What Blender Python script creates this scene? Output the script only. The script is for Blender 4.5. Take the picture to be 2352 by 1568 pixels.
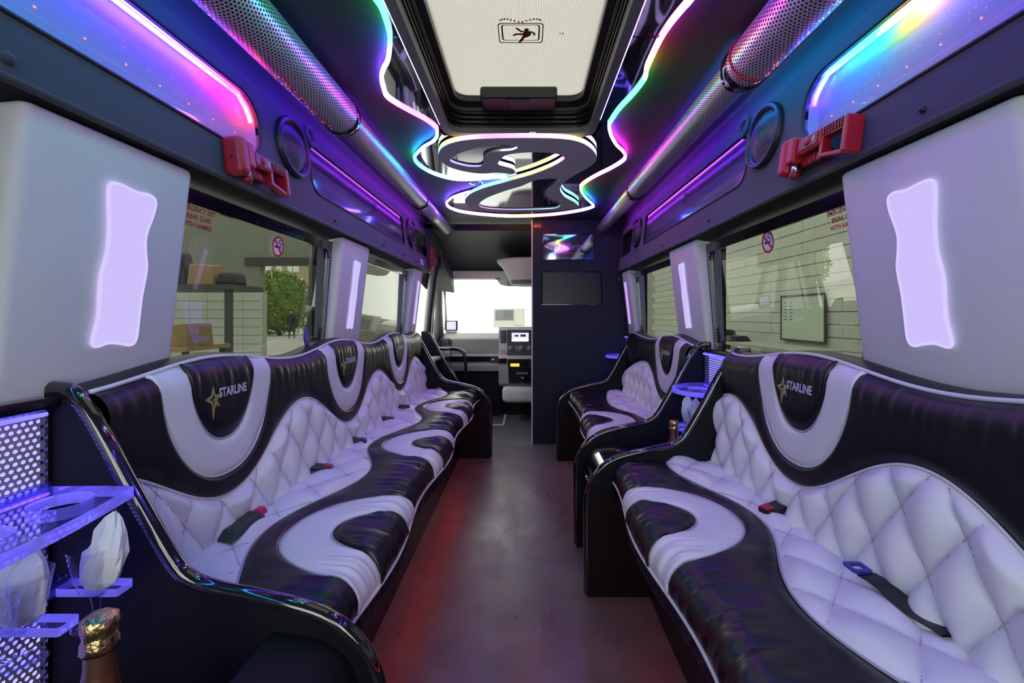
import bpy, bmesh, math, random
from mathutils import Vector, Matrix
from mathutils import noise as mnoise
from mathutils.geometry import tessellate_polygon
random.seed(7)
PI = math.pi
S = bpy.context.scene
COL = S.collection
for _o in list(bpy.data.objects):
    bpy.data.objects.remove(_o)

# ------------------------------------------------------------------ camera, world, exposure
cam_d = bpy.data.cameras.new('camera')
cam = bpy.data.objects.new('camera', cam_d)
COL.objects.link(cam)
cam.location = (0.017, 0.0, 1.1)
cam.rotation_euler = (PI / 2, 0, 0)
cam_d.sensor_width = 36.0
cam_d.lens = 16.0
cam_d.shift_x = -32 / 2352
cam_d.shift_y = -59 / 2352
cam_d.clip_start = 0.02
S.camera = cam
W = bpy.data.worlds.new('overcast_sky')
S.world = W
W.use_nodes = True
WB = W.node_tree.nodes['Background']
WB.inputs[0].default_value = (0.98, 1.0, 0.93, 1)
WB.inputs[1].default_value = 2.7
S.view_settings.view_transform = 'Standard'
S.view_settings.look = 'None'
S.view_settings.gamma = 1.0
S.view_settings.use_curve_mapping = False
S.view_settings.exposure = 1.0
S.cycles.max_bounces = 6
S.cycles.diffuse_bounces = 3
S.cycles.glossy_bounces = 3
S.cycles.transmission_bounces = 3
S.cycles.transparent_max_bounces = 8
S.cycles.use_light_tree = False
S.cycles.use_adaptive_sampling = True
S.cycles.adaptive_threshold = .03
S.cycles.caustics_reflective = False
S.cycles.caustics_refractive = False
S.cycles.sample_clamp_indirect = 6.0

# ------------------------------------------------------------------ materials
MATS = {}


def mat(name, col=(.5, .5, .5), rough=.5, metal=0., emit=None, es=0., bump=None, coat=0., spec=.5, trans=0., var=None, sheen=0.):
    """bump=(scale, strength, detail[, stretch xyz]); var=(scale, amount) tints the base colour by noise."""
    m = bpy.data.materials.new(name)
    m.use_nodes = True
    nt = m.node_tree
    b = nt.nodes['Principled BSDF']
    b.inputs['Base Color'].default_value = (*col, 1)
    b.inputs['Roughness'].default_value = rough
    b.inputs['Metallic'].default_value = metal
    b.inputs['Specular IOR Level'].default_value = spec
    b.inputs['Coat Weight'].default_value = coat
    b.inputs['Transmission Weight'].default_value = trans
    b.inputs['Sheen Weight'].default_value = sheen
    if emit:
        b.inputs['Emission Color'].default_value = (*emit, 1)
        b.inputs['Emission Strength'].default_value = es
    tc = None
    if bump or var:
        tc = nt.nodes.new('ShaderNodeTexCoord')
    if bump:
        n = nt.nodes.new('ShaderNodeTexNoise')
        n.inputs['Scale'].default_value = bump[0]
        n.inputs['Detail'].default_value = bump[2] if len(bump) > 2 else 3
        src = tc.outputs['Object']
        if len(bump) > 3:
            mp = nt.nodes.new('ShaderNodeMapping')
            mp.inputs['Scale'].default_value = bump[3]
            nt.links.new(src, mp.inputs['Vector'])
            src = mp.outputs['Vector']
        nt.links.new(src, n.inputs['Vector'])
        bp = nt.nodes.new('ShaderNodeBump')
        bp.inputs['Strength'].default_value = bump[1]
        bp.inputs['Distance'].default_value = .01
        nt.links.new(n.outputs['Fac'], bp.inputs['Height'])
        nt.links.new(bp.outputs['Normal'], b.inputs['Normal'])
    if var:
        n2 = nt.nodes.new('ShaderNodeTexNoise')
        n2.inputs['Scale'].default_value = var[0]
        n2.inputs['Detail'].default_value = 5
        nt.links.new(tc.outputs['Object'], n2.inputs['Vector'])
        mx = nt.nodes.new('ShaderNodeMix')
        mx.data_type = 'RGBA'
        k = var[1]
        mx.inputs[6].default_value = (*[c * (1 - k) for c in col], 1)
        mx.inputs[7].default_value = (*[min(1, c * (1 + k)) for c in col], 1)
        nt.links.new(n2.outputs['Fac'], mx.inputs[0])
        nt.links.new(mx.outputs[2], b.inputs['Base Color'])
    MATS[name] = m
    return m


def emat(name, col, s):
    m = bpy.data.materials.new(name)
    m.use_nodes = True
    nt = m.node_tree
    nt.nodes.clear()
    e = nt.nodes.new('ShaderNodeEmission')
    e.inputs[0].default_value = (*col, 1)
    e.inputs[1].default_value = s
    o = nt.nodes.new('ShaderNodeOutputMaterial')
    nt.links.new(e.outputs[0], o.inputs[0])
    MATS[name] = m
    return m


def ledmat(name, s):
    m = emat(name, (1, 1, 1), s)
    nt = m.node_tree
    a = nt.nodes.new('ShaderNodeVertexColor')
    a.layer_name = 'led'
    nt.links.new(a.outputs[0], nt.nodes['Emission'].inputs[0])
    return m


def glassmat(name, tint, mirror=0.0, rough=0.0, mcol=(1, 1, 1), ior=1.45, haze=None):
    """thin sheet: tinted transparency + fresnel (and extra) reflection"""
    m = bpy.data.materials.new(name)
    m.use_nodes = True
    nt = m.node_tree
    nt.nodes.clear()
    t = nt.nodes.new('ShaderNodeBsdfTransparent')
    t.inputs[0].default_value = (*tint, 1)
    base = t.outputs[0]
    if haze:
        d = nt.nodes.new('ShaderNodeBsdfTranslucent')
        d.inputs[0].default_value = (*haze[0], 1)
        hx = nt.nodes.new('ShaderNodeMixShader')
        hx.inputs[0].default_value = haze[1]
        nt.links.new(base, hx.inputs[1])
        nt.links.new(d.outputs[0], hx.inputs[2])
        base = hx.outputs[0]
    g = nt.nodes.new('ShaderNodeBsdfGlossy')
    g.inputs['Color'].default_value = (*mcol, 1)
    g.inputs['Roughness'].default_value = rough
    lw = nt.nodes.new('ShaderNodeLayerWeight')
    lw.inputs['Blend'].default_value = .5
    pw_ = nt.nodes.new('ShaderNodeMath')
    pw_.operation = 'POWER'
    nt.links.new(lw.outputs['Facing'], pw_.inputs[0])
    pw_.inputs[1].default_value = 5.0
    f0 = max(mirror, ((ior - 1) / (ior + 1)) ** 2)
    mth = nt.nodes.new('ShaderNodeMath')
    mth.operation = 'MULTIPLY_ADD'
    mth.use_clamp = True
    nt.links.new(pw_.outputs[0], mth.inputs[0])
    mth.inputs[1].default_value = 1 - f0
    mth.inputs[2].default_value = f0
    mx = nt.nodes.new('ShaderNodeMixShader')
    nt.links.new(mth.outputs[0], mx.inputs[0])
    nt.links.new(base, mx.inputs[1])
    nt.links.new(g.outputs[0], mx.inputs[2])
    o = nt.nodes.new('ShaderNodeOutputMaterial')
    nt.links.new(mx.outputs[0], o.inputs[0])
    MATS[name] = m
    return m


M = MATS
mat('black_leather', (.007, .0065, .009), .38, bump=(60, .12, 6, (1, 1, .4)), spec=.38)
mat('black_leather_seat', (.007, .0065, .010), .34, bump=(30, .16, 6, (.6, 1.2, .8)), spec=.45)
mat('white_leather', (.77, .765, .79), .46, bump=(60, .10, 5), var=(9, .05))
mat('piping_white', (.78, .77, .80), .4)
mat('seam_shade', (.50, .49, .51), .6)  # greyer than the leather, to paint crease shadows between the quilt diamonds
mat('piping_grey', (.42, .41, .44), .4)
mat('black_gloss', (.006, .006, .008), .12, coat=.6)
mat('black_panel', (.006, .006, .008), .6, bump=(200, .05, 2), spec=.2)
mat('counter_black', (.005, .005, .007), .3, spec=.35)
mat('black_plastic', (.012, .012, .013), .42)
mat('dark_rubber', (.010, .010, .011), .55)
mat('edge_trim', (.014, .013, .016), .09, coat=1.0)
mat('suede_charcoal', (.052, .050, .062), .85, bump=(420, .10, 2), sheen=.15)
mat('suede_white', (.70, .705, .72), .9, bump=(300, .12, 3), var=(5, .05), sheen=.2)
mat('ceiling_vinyl', (.030, .029, .034), .55, bump=(400, .05, 2))
mat('partition_vinyl', (.007, .012, .024), .55, bump=(300, .08, 2), spec=.3)
mat('chrome', (.80, .78, .80), .22, 1.0)
mat('brushed_steel', (.66, .62, .64), .34, .55, bump=(500, .03, 2))
mat('dark_core', (.006, .006, .007), .6)
mat('grey_plastic', (.20, .205, .20), .5, bump=(300, .05, 2))
mat('dash_dark', (.17, .175, .17), .55, bump=(350, .06, 2))
mat('dash_light', (.46, .465, .43), .55, bump=(350, .05, 2))
mat('cream_plastic', (.74, .74, .66), .6)
mat('hatch_frame', (.018, .018, .019), .34)
mat('hatch_trim', (.17, .165, .16), .45)
mat('red_plastic', (.42, .012, .02), .38)
mat('red_dark', (.22, .008, .014), .4)
mat('red_print', (.45, .01, .02), .6)
mat('maroon_print', (.18, .004, .008), .7)
mat('white_print', (.82, .82, .82), .6)
mat('black_print', (.01, .01, .012), .6)
mat('gold_thread', (.55, .46, .20), .4, .4)
mat('lilac_thread', (.62, .60, .74), .5)
mat('padded_grey', (.52, .50, .53), .8, bump=(300, .08, 2))
mat('mirror', (.80, .80, .86), .035, 1.0, bump=(6, .02, 2))
mat('mirror_dark', (.30, .30, .36), .06, 1.0)
mat('sign_mirror', (.22, .24, .30), .05, 1.0)
mat('tv_screen', (.006, .010, .010), .3, spec=.3)
mat('gold_foil', (.62, .42, .20), .3, 1.0, bump=(60, .6, 4))
mat('bottle_foil', (.23, .12, .075), .34, .8, bump=(40, .15, 3))
mat('bottle_glass', (.01, .03, .012), .08)
mat('bottle_label', (.62, .64, .55), .7)
mat('tissue', (.80, .81, .83), .9, bump=(45, .45, 4))
mat('blue_plastic', (.02, .03, .30), .4)
mat('niche_grey', (.5, .49, .56), .5)
mat('pink_plastic', (.60, .015, .12), .4)
mat('green_dark', (.03, .05, .035), .6)
glassmat('window_glass', (.150, .160, .135), 0.09)
glassmat('clear_glass', (.93, .95, .93), 0.0)
glassmat('cup_plastic', (.86, .87, .93), 0.02, .05)
glassmat('acrylic', (.72, .70, .95), 0.08, .05, (.8, .8, 1), 1.5, ((.45, .42, 1.0), .16))
glassmat('acrylic_clear', (.80, .79, .97), 0.06, .04, (.8, .8, 1), 1.5, ((.35, .32, 1.0), .06))
mat('acrylic_edge', (.34, .32, .95), .12, emit=(.20, .16, 1.0), es=.16, trans=.55)  # faint blue emission stands in for LED light piped to the edges
glassmat('valance_pane', (.86, .86, .92), 0.10, .03, (.85, .83, .95))
glassmat('smoked_pane', (.50, .48, .56), 0.13, .08, (.75, .72, .82))
ledmat('led_strip', 21.0)
ledmat('led_soft', 1.5)
ledmat('led_cove', 36.0)
ledmat('led_niche', 17.0)
emat('glow_lilac', (.64, .55, 1.0), .48)
emat('glow_rim', (.67, .585, 1.0), .51)
emat('glow_magenta', (.55, .25, .95), .6)
emat('led_red', (1.0, .06, .03), 7.0)
emat('led_red_floor', (1.0, .03, .03), 8.0)
emat('led_blue', (.08, .10, 1.0), 3.0)
emat('backlight_blue', (.20, .17, 1.0), 1.6)
emat('screen_lilac', (.42, .42, .75), 1.0)
emat('screen_white', (1, 1, 1), 1.1)
emat('display_amber', (1.0, .45, .02), 1.0)

for _k in ('led_red', 'screen_lilac', 'screen_white', 'display_amber', 'acrylic_edge', 'led_blue'):
    M[_k].cycles.emission_sampling = 'NONE'

# floor vinyl with worn sheen
fm = mat('floor_vinyl', (.118, .108, .098), .42, bump=(22, .05, 8), var=(6, .6), spec=.6)
_nt = fm.node_tree
_n = _nt.nodes.new('ShaderNodeTexNoise')
_n.inputs['Scale'].default_value = 7
_n.inputs['Detail'].default_value = 9
_n.inputs['Roughness'].default_value = .65
_r = _nt.nodes.new('ShaderNodeMapRange')
_r.inputs['From Min'].default_value = .3
_r.inputs['From Max'].default_value = .7
_r.inputs['To Min'].default_value = .22
_r.inputs['To Max'].default_value = .52
_nt.links.new(_n.outputs['Fac'], _r.inputs['Value'])
_nt.links.new(_r.outputs[0], _nt.nodes['Principled BSDF'].inputs['Roughness'])

# hatch glazing: white translucent sheet with a fine ribbed film
hm = bpy.data.materials.new('hatch_film')
hm.use_nodes = True
_nt = hm.node_tree
_nt.nodes.clear()
_tc = _nt.nodes.new('ShaderNodeTexCoord')
_w = _nt.nodes.new('ShaderNodeTexWave')
_w.inputs['Scale'].default_value = 62
_w.bands_direction = 'X'
_nt.links.new(_tc.outputs['Object'], _w.inputs['Vector'])
_cr = _nt.nodes.new('ShaderNodeValToRGB')
_cr.color_ramp.elements[0].position = .35
_cr.color_ramp.elements[0].color = (.36, .355, .335, 1)
_cr.color_ramp.elements[1].position = .65
_cr.color_ramp.elements[1].color = (.70, .69, .65, 1)
_nt.links.new(_w.outputs['Fac'], _cr.inputs[0])
_t = _nt.nodes.new('ShaderNodeBsdfTranslucent')
_nt.links.new(_cr.outputs[0], _t.inputs[0])
_d = _nt.nodes.new('ShaderNodeBsdfDiffuse')
_nt.links.new(_cr.outputs[0], _d.inputs[0])
_m = _nt.nodes.new('ShaderNodeMixShader')
_m.inputs[0].default_value = .35
_nt.links.new(_t.outputs[0], _m.inputs[1])
_nt.links.new(_d.outputs[0], _m.inputs[2])
_o = _nt.nodes.new('ShaderNodeOutputMaterial')
_nt.links.new(_m.outputs[0], _o.inputs[0])
M['hatch_film'] = hm

# ------------------------------------------------------------------ helpers


def tag(o, label=None, cat=None, group=None, kind=None):
    if label:
        o['label'] = label
    if cat:
        o['category'] = cat
    if group:
        o['group'] = group
    if kind:
        o['kind'] = kind
    return o


def empty(name, loc=(0, 0, 0), rz=0.):
    o = bpy.data.objects.new(name, None)
    o.location = loc
    o.rotation_euler = (0, 0, rz)
    o.empty_display_size = .05
    COL.objects.link(o)
    return o


def thing(name, label, cat, loc=(0, 0, 0), rz=0., group=None, kind=None):
    return tag(empty(name, loc, rz), label, cat, group, kind)


def link(name, me, parent=None):
    o = bpy.data.objects.new(name, me)
    COL.objects.link(o)
    if parent is not None:
        o.parent = parent
    return o


def mk(name, vs, fs, m, parent=None, smooth=False, fmi=None):
    """mesh object; coordinates are in the parent's local frame"""
    me = bpy.data.meshes.new(name)
    me.from_pydata([tuple(v) for v in vs], [], fs)
    ms = m if isinstance(m, (list, tuple)) else [m]
    for q in ms:
        me.materials.append(M[q] if isinstance(q, str) else q)
    if fmi:
        me.polygons.foreach_set('material_index', fmi)
    if smooth:
        me.polygons.foreach_set('use_smooth', [True] * len(me.polygons))
    me.update()
    return link(name, me, parent)


def bm_obj(name, bm, m, parent=None, smooth=False):
    bmesh.ops.recalc_face_normals(bm, faces=bm.faces)
    me = bpy.data.meshes.new(name)
    bm.to_mesh(me)
    bm.free()
    for q in (m if isinstance(m, (list, tuple)) else [m]):
        me.materials.append(M[q])
    if smooth:
        me.polygons.foreach_set('use_smooth', [True] * len(me.polygons))
    return link(name, me, parent)


def bbox(bm, x0, x1, y0, y1, z0, z1, bev=0., seg=2, mtx=None):
    vs = [bm.verts.new((x, y, z)) for x in (x0, x1) for y in (y0, y1) for z in (z0, z1)]
    fs = []
    for q in ((0, 1, 3, 2), (4, 6, 7, 5), (0, 4, 5, 1), (2, 3, 7, 6), (0, 2, 6, 4), (1, 5, 7, 3)):
        fs.append(bm.faces.new([vs[i] for i in q]))
    if mtx is not None:
        bmesh.ops.transform(bm, matrix=mtx, verts=vs)
    if bev > 0:
        es = list({e for f in fs for e in f.edges})
        bmesh.ops.bevel(bm, geom=es, offset=bev, segments=seg, affect='EDGES', profile=.5)


def box(name, x0, x1, y0, y1, z0, z1, m, parent=None, bev=0., seg=2):
    bm = bmesh.new()
    bbox(bm, min(x0, x1), max(x0, x1), min(y0, y1), max(y0, y1), z0, z1, bev, seg)
    return bm_obj(name, bm, m, parent, smooth=False)


def hexa(name, P, m, parent=None, bev=0., seg=3, smooth=False):
    """P: 8 points: bottom ring 4, top ring 4"""
    bm = bmesh.new()
    v = [bm.verts.new(p) for p in P]
    for q in ((0, 1, 2, 3), (4, 5, 6, 7), (0, 1, 5, 4), (1, 2, 6, 5), (2, 3, 7, 6), (3, 0, 4, 7)):
        bm.faces.new([v[i] for i in q])
    if bev:
        bmesh.ops.bevel(bm, geom=list(bm.edges), offset=bev, segments=seg, affect='EDGES', profile=.5)
    return bm_obj(name, bm, m, parent, smooth)


def catmull(pts, closed=False, n=5):
    out = []
    L = len(pts)
    rng = L if closed else L - 1
    for i in range(rng):
        g = (lambda k: pts[k % L]) if closed else (lambda k: pts[max(0, min(L - 1, k))])
        p0, p1, p2, p3 = g(i - 1), g(i), g(i + 1), g(i + 2)
        for j in range(n):
            t = j / n
            out.append(tuple(.5 * (2 * b + (c - a) * t + (2 * a - 5 * b + 4 * c - d) * t * t + (3 * b - a - 3 * c + d) * t ** 3)
                             for a, b, c, d in zip(p0, p1, p2, p3)))
    if not closed:
        out.append(tuple(pts[-1]))
    return out


def tube_vf(pts, r, n=8, closed=False, caps=True):
    pts = [Vector(p) for p in pts]
    L = len(pts)
    vs, fs = [], []
    up = None
    for i, p in enumerate(pts):
        if closed:
            t = pts[(i + 1) % L] - pts[i - 1]
        else:
            t = pts[min(L - 1, i + 1)] - pts[max(0, i - 1)]
        if t.length < 1e-9:
            t = Vector((0, 1, 0))
        t.normalize()
        if up is None:
            up = Vector((0, 0, 1)) if abs(t.z) < .9 else Vector((1, 0, 0))
        a = up - t * up.dot(t)
        if a.length < 1e-6:
            a = Vector((1, 0, 0)) - t * t.x
        a.normalize()
        up = a
        b = t.cross(a)
        rr = r[i] if isinstance(r, (list, tuple)) else r
        for k in range(n):
            w = 2 * PI * k / n
            vs.append(p + a * rr * math.cos(w) + b * rr * math.sin(w))
    for i in range(L if closed else L - 1):
        j = (i + 1) % L
        for k in range(n):
            fs.append((i * n + k, i * n + (k + 1) % n, j * n + (k + 1) % n, j * n + k))
    if caps and not closed:
        fs.append(tuple(range(n))[::-1])
        fs.append(tuple((L - 1) * n + k for k in range(n)))
    return vs, fs


def tube(name, pts, r, m, parent=None, n=8, closed=False):
    vs, fs = tube_vf(pts, r, n, closed)
    return mk(name, vs, fs, m, parent, True)


def lerp_stops(stops, t):
    for (a, ca), (b, cb) in zip(stops, stops[1:]):
        if t <= b:
            k = (t - a) / max(1e-6, b - a)
            k = max(0, min(1, k))
            return tuple(x + (y - x) * k for x, y in zip(ca, cb))
    return stops[-1][1]


def led_tube(name, pts, r, stops, parent=None, m='led_strip', closed=False, n=6):
    """light strip whose colour runs along its length"""
    vs, fs = tube_vf(pts, r, n, closed)
    o = mk(name, vs, fs, m, parent, True)
    d = [0.]
    for p, q in zip(pts, pts[1:]):
        d.append(d[-1] + (Vector(q) - Vector(p)).length)
    ca = o.data.color_attributes.new('led', 'FLOAT_COLOR', 'POINT')
    buf = []
    for i in range(len(pts)):
        c = lerp_stops(stops, d[i] / d[-1])
        for k in range(n):
            buf += [*c, 1.]
    ca.data.foreach_set('color', buf)
    return o


def plate(name, outer, m, parent=None, holes=(), th=.01, frame=None, sides=True, smooth=False, side_m=None):
    """flat sheet cut to an outline; frame=(origin, u, v, n): point = origin + a*u + b*v, thickness along n"""
    if frame is None:
        frame = ((0, 0, 0), (1, 0, 0), (0, 1, 0), (0, 0, 1))
    O, U, V, N = [Vector(q) for q in frame]
    loops = [list(outer)] + [list(h) for h in holes]
    flat = [p for l in loops for p in l]
    tri = tessellate_polygon([[Vector((a, b, 0)) for a, b in l] for l in loops])
    n = len(flat)
    vs = [O + U * a + V * b for a, b in flat]
    fs = [tuple(t) for t in tri]
    ncap = len(fs) * 2
    if th:
        vs += [O + U * a + V * b + N * th for a, b in flat]
        fs += [tuple(i + n for i in reversed(t)) for t in tri]
        if sides:
            k = 0
            for l in loops:
                L = len(l)
                for i in range(L):
                    j = (i + 1) % L
                    fs.append((k + i, k + j, k + j + n, k + i + n))
                k += L
    bm = bmesh.new()
    bv = [bm.verts.new(v) for v in vs]
    for k, f in enumerate(fs):
        try:
            q = bm.faces.new([bv[i] for i in f])
            if side_m and k >= ncap:
                q.material_index = 1
        except ValueError:
            pass
    return bm_obj(name, bm, [m, side_m] if side_m else m, parent, smooth)


def rrect(x0, x1, y0, y1, r, n=5):
    out = []
    for cx, cy, a0 in ((x1 - r, y1 - r, 0), (x0 + r, y1 - r, PI / 2), (x0 + r, y0 + r, PI), (x1 - r, y0 + r, 1.5 * PI)):
        for i in range(n + 1):
            a = a0 + PI / 2 * i / n
            out.append((cx + r * math.cos(a), cy + r * math.sin(a)))
    return out


def circ(cx, cy, r, n=24, ry=None):
    ry = r if ry is None else ry
    return [(cx + r * math.cos(2 * PI * i / n), cy + ry * math.sin(2 * PI * i / n)) for i in range(n)]


def lathe(name, prof, m, parent=None, n=24, frame=None, smooth=True, a0=0., a1=2 * PI):
    """prof: (radius, height) pairs; frame=(origin,u,v,n) axis along n"""
    if frame is None:
        frame = ((0, 0, 0), (1, 0, 0), (0, 1, 0), (0, 0, 1))
    O, U, V, N = [Vector(q) for q in frame]
    full = abs(a1 - a0 - 2 * PI) < 1e-6
    cols = n if full else n + 1
    vs, fs = [], []
    for r, h in prof:
        for k in range(cols):
            a = a0 + (a1 - a0) * k / n
            vs.append(O + U * r * math.cos(a) + V * r * math.sin(a) + N * h)
    for i in range(len(prof) - 1):
        for k in range(n):
            j = (k + 1) % cols
            fs.append((i * cols + k, i * cols + j, (i + 1) * cols + j, (i + 1) * cols + k))
    return mk(name, vs, fs, m, parent, smooth)


def text_vf(body, size, align='CENTER', bold=0., spacing=1., shear=0.):
    cu = bpy.data.curves.new('t', 'FONT')
    cu.body = body
    cu.size = size
    cu.align_x = align
    cu.align_y = 'CENTER'
    cu.offset = bold
    cu.space_character = spacing
    cu.shear = shear
    cu.resolution_u = 3
    ob = bpy.data.objects.new('t', cu)
    COL.objects.link(ob)
    bpy.context.view_layer.update()
    dg = bpy.context.evaluated_depsgraph_get()
    me = ob.evaluated_get(dg).to_mesh()
    vs = [v.co.copy() for v in me.vertices]
    fs = [tuple(p.vertices) for p in me.polygons]
    ob.evaluated_get(dg).to_mesh_clear()
    bpy.data.objects.remove(ob)
    bpy.data.curves.remove(cu)
    return vs, fs


def lettering(name, body, size, frame, m, parent=None, sx=1., **kw):
    O, U, V, N = [Vector(q) for q in frame]
    vs, fs = text_vf(body, size, **kw)
    o = mk(name, [O + U * v.x * sx + V * v.y for v in vs], fs, m, parent)
    o['kind'] = 'stuff'
    return o


def dup(o, parent=None):
    c = o.copy()
    COL.objects.link(c)
    c.parent = parent
    for ch in list(o.children):
        dup(ch, c)
    return c


LILAC = (.20, .07, 1.0)
VIOLET = (.11, .02, 1.0)
MAGENTA = (1.0, .02, .62)
GREEN = (.01, .60, .06)
CYAN = (.02, .36, 1.0)
BLUE = (.05, .07, 1.0)
REDC = (1.0, .05, .03)
YELLOW = (1.0, .60, .04)
PINK = (1.0, .18, .60)
WHITE = (1., 1., 1.)

# ------------------------------------------------------------------ the shell of the vehicle
fl = mk('floor', [(-.95, -1.0, 0), (.95, -1.0, 0), (.95, 3.86, 0), (-.95, 3.86, 0), (-.95, -1.0, -.05), (.95, -1.0, -.05), (.95, 3.86, -.05), (-.95, 3.86, -.05)],
        [(0, 1, 2, 3), (4, 7, 6, 5), (0, 4, 5, 1), (1, 5, 6, 2), (2, 6, 7, 3), (3, 7, 4, 0)], 'floor_vinyl')
tag(fl, 'dark grey worn vinyl floor of the aisle', None, None, 'structure')
mat('cab_floor', (.13, .13, .12), .5, bump=(60, .1, 3), var=(6, .2))
cf = box('floor', -.95, .95, 3.862, 5.9, -.05, 0.0, 'cab_floor')
tag(cf, 'lighter grey rubber floor of the driver cab', None, None, 'structure')
# white edging of the step plate in the cab floor
st = tag(empty('trim_1', (-.26, 4.9, 0)), 'thin white edging of the step mat in the cab floor', None, None, 'structure')
box('edge_strip', .04, .06, -.33, .42, .001, .006, 'cream_plastic', st)
box('edge_strip', -.3, .04, -.33, -.30, .001, .006, 'cream_plastic', st)
box('edge_strip', -.3, .04, .40, .42, .001, .006, 'cream_plastic', st)

HX0, HX1, HY0, HY1 = -.342, .318, .45, 2.03
ce = plate('ceiling', [(-.9, -1.0), (.9, -1.0), (.9, 3.97), (-.9, 3.97)], 'ceiling_vinyl', None,
           [list(reversed(rrect(HX0 + .01, HX1 - .01, HY0 + .01, HY1 - .01, .06)))], .03, ((0, 0, 1.92), (1, 0, 0), (0, 1, 0), (0, 0, 1)))
tag(ce, 'black vinyl ceiling around the roof hatch', None, None, 'structure')

# pillars along each side: (front face from y0 to y1)
PIL = {-1: [(.76, 1.15), (2.10, 2.45), (3.455, 3.70)], 1: [(.74, 1.17), (2.17, 2.57), (3.59, 3.83)]}
WIN = {-1: [(1.15, 2.10), (2.45, 3.455)], 1: [(1.17, 2.17), (2.57, 3.59)]}


def xp(z):
    """pillar front face"""
    return .88 - (z - .95) * .1176


nwin = 0
for sg, side in ((-1, 'left'), (1, 'right')):
    # wall: lower box, posts behind the pillars and header above the windows
    bm = bmesh.new()
    ys = sorted((.93 * sg, .98 * sg))
    bbox(bm, ys[0], ys[1], -1.0, 3.95, 0, .93)
    hs = sorted((.925 * sg, .98 * sg))
    bbox(bm, hs[0], hs[1], -1.0, 3.95, 1.435, 1.95)
    for (a, b) in PIL[sg]:
        bbox(bm, hs[0], hs[1], a + .02, b - .02, .93, 1.435)
    bbox(bm, hs[0], hs[1], -1.0, PIL[sg][0][0] + .05, .93, 1.435)
    if sg > 0:
        bbox(bm, hs[0], hs[1], 3.80, 3.95, .93, 1.435)
    w = bm_obj('wall_' + side, bm, 'black_panel')
    tag(w, 'black side wall of the vehicle on the %s' % side, None, None, 'structure')
    for (a, b) in WIN[sg]:
        nwin += 1
        wt = tag(empty('window_%d' % nwin, (sg * .93, a, .93)), 'tinted side window on the %s' % side, None, None, 'structure')
        fr = ((0, 0, -.03), (0, 1, 0), (-sg * .08, 0, 1), (sg, 0, 0))
        plate('pane', [(-.04, 0), (b - a + .04, 0), (b - a + .04, .54), (-.04, .54)], 'window_glass', wt, (), 0.0, fr)
        o2 = rrect(-.03, b - a + .03, .0, .54, .03)
        i2 = rrect(.02, b - a - .02, .03, .50, .04)
        dv, df = [], []
        for k in range(34):
            c = Vector((-sg * .08 * (.03 + k * .0138) - sg * .016, b - a - .028, .0 + k * .0138))
            n0 = len(dv)
            dv += [c + Vector(d) * .0016 for d in ((1, 0, 0), (-1, 0, 0), (0, 1, 0), (0, -1, 0), (0, 0, 1), (0, 0, -1))]
            df += [tuple(n0 + i for i in f) for f in ((0, 2, 4), (2, 1, 4), (1, 3, 4), (3, 0, 4), (2, 0, 5), (1, 2, 5), (3, 1, 5), (0, 3, 5))]
        dd = mk('dotted_light_strip', dv, df, 'led_blue', wt)
        dd['kind'] = 'stuff'
        plate('gasket', o2, 'black_gloss', wt, [list(reversed(i2))], -.012, fr)

# upholstered valance above the windows: sheet with cut-outs, on a slight lean
VL = .364
VT = 1.472


def vframe(sg, y=0., t=0., off=0.):
    V = Vector((sg * .11, 0, .9939)).normalized()
    N = Vector((sg * .9939, 0, -.11)).normalized()
    O = Vector((sg * .80, y, VT)) + V * t - N * off
    return (O, Vector((0, 1, 0)), V, N)


def niche_outline(y0, y1, t0, t1, ra, rb):
    """rounded outline; ra radius at the near end, rb at the far end"""
    out = []
    for cx, cy, r, a0 in ((y1 - rb, t1 - rb, rb, 0), (y0 + ra, t1 - ra, ra, PI / 2), (y0 + ra, t0 + ra, ra, PI), (y1 - rb, t0 + rb, rb, 1.5 * PI)):
        for i in range(8):
            a = a0 + PI / 2 * i / 7
            out.append((cx + r * math.cos(a), cy + r * math.sin(a)))
    return out


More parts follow.
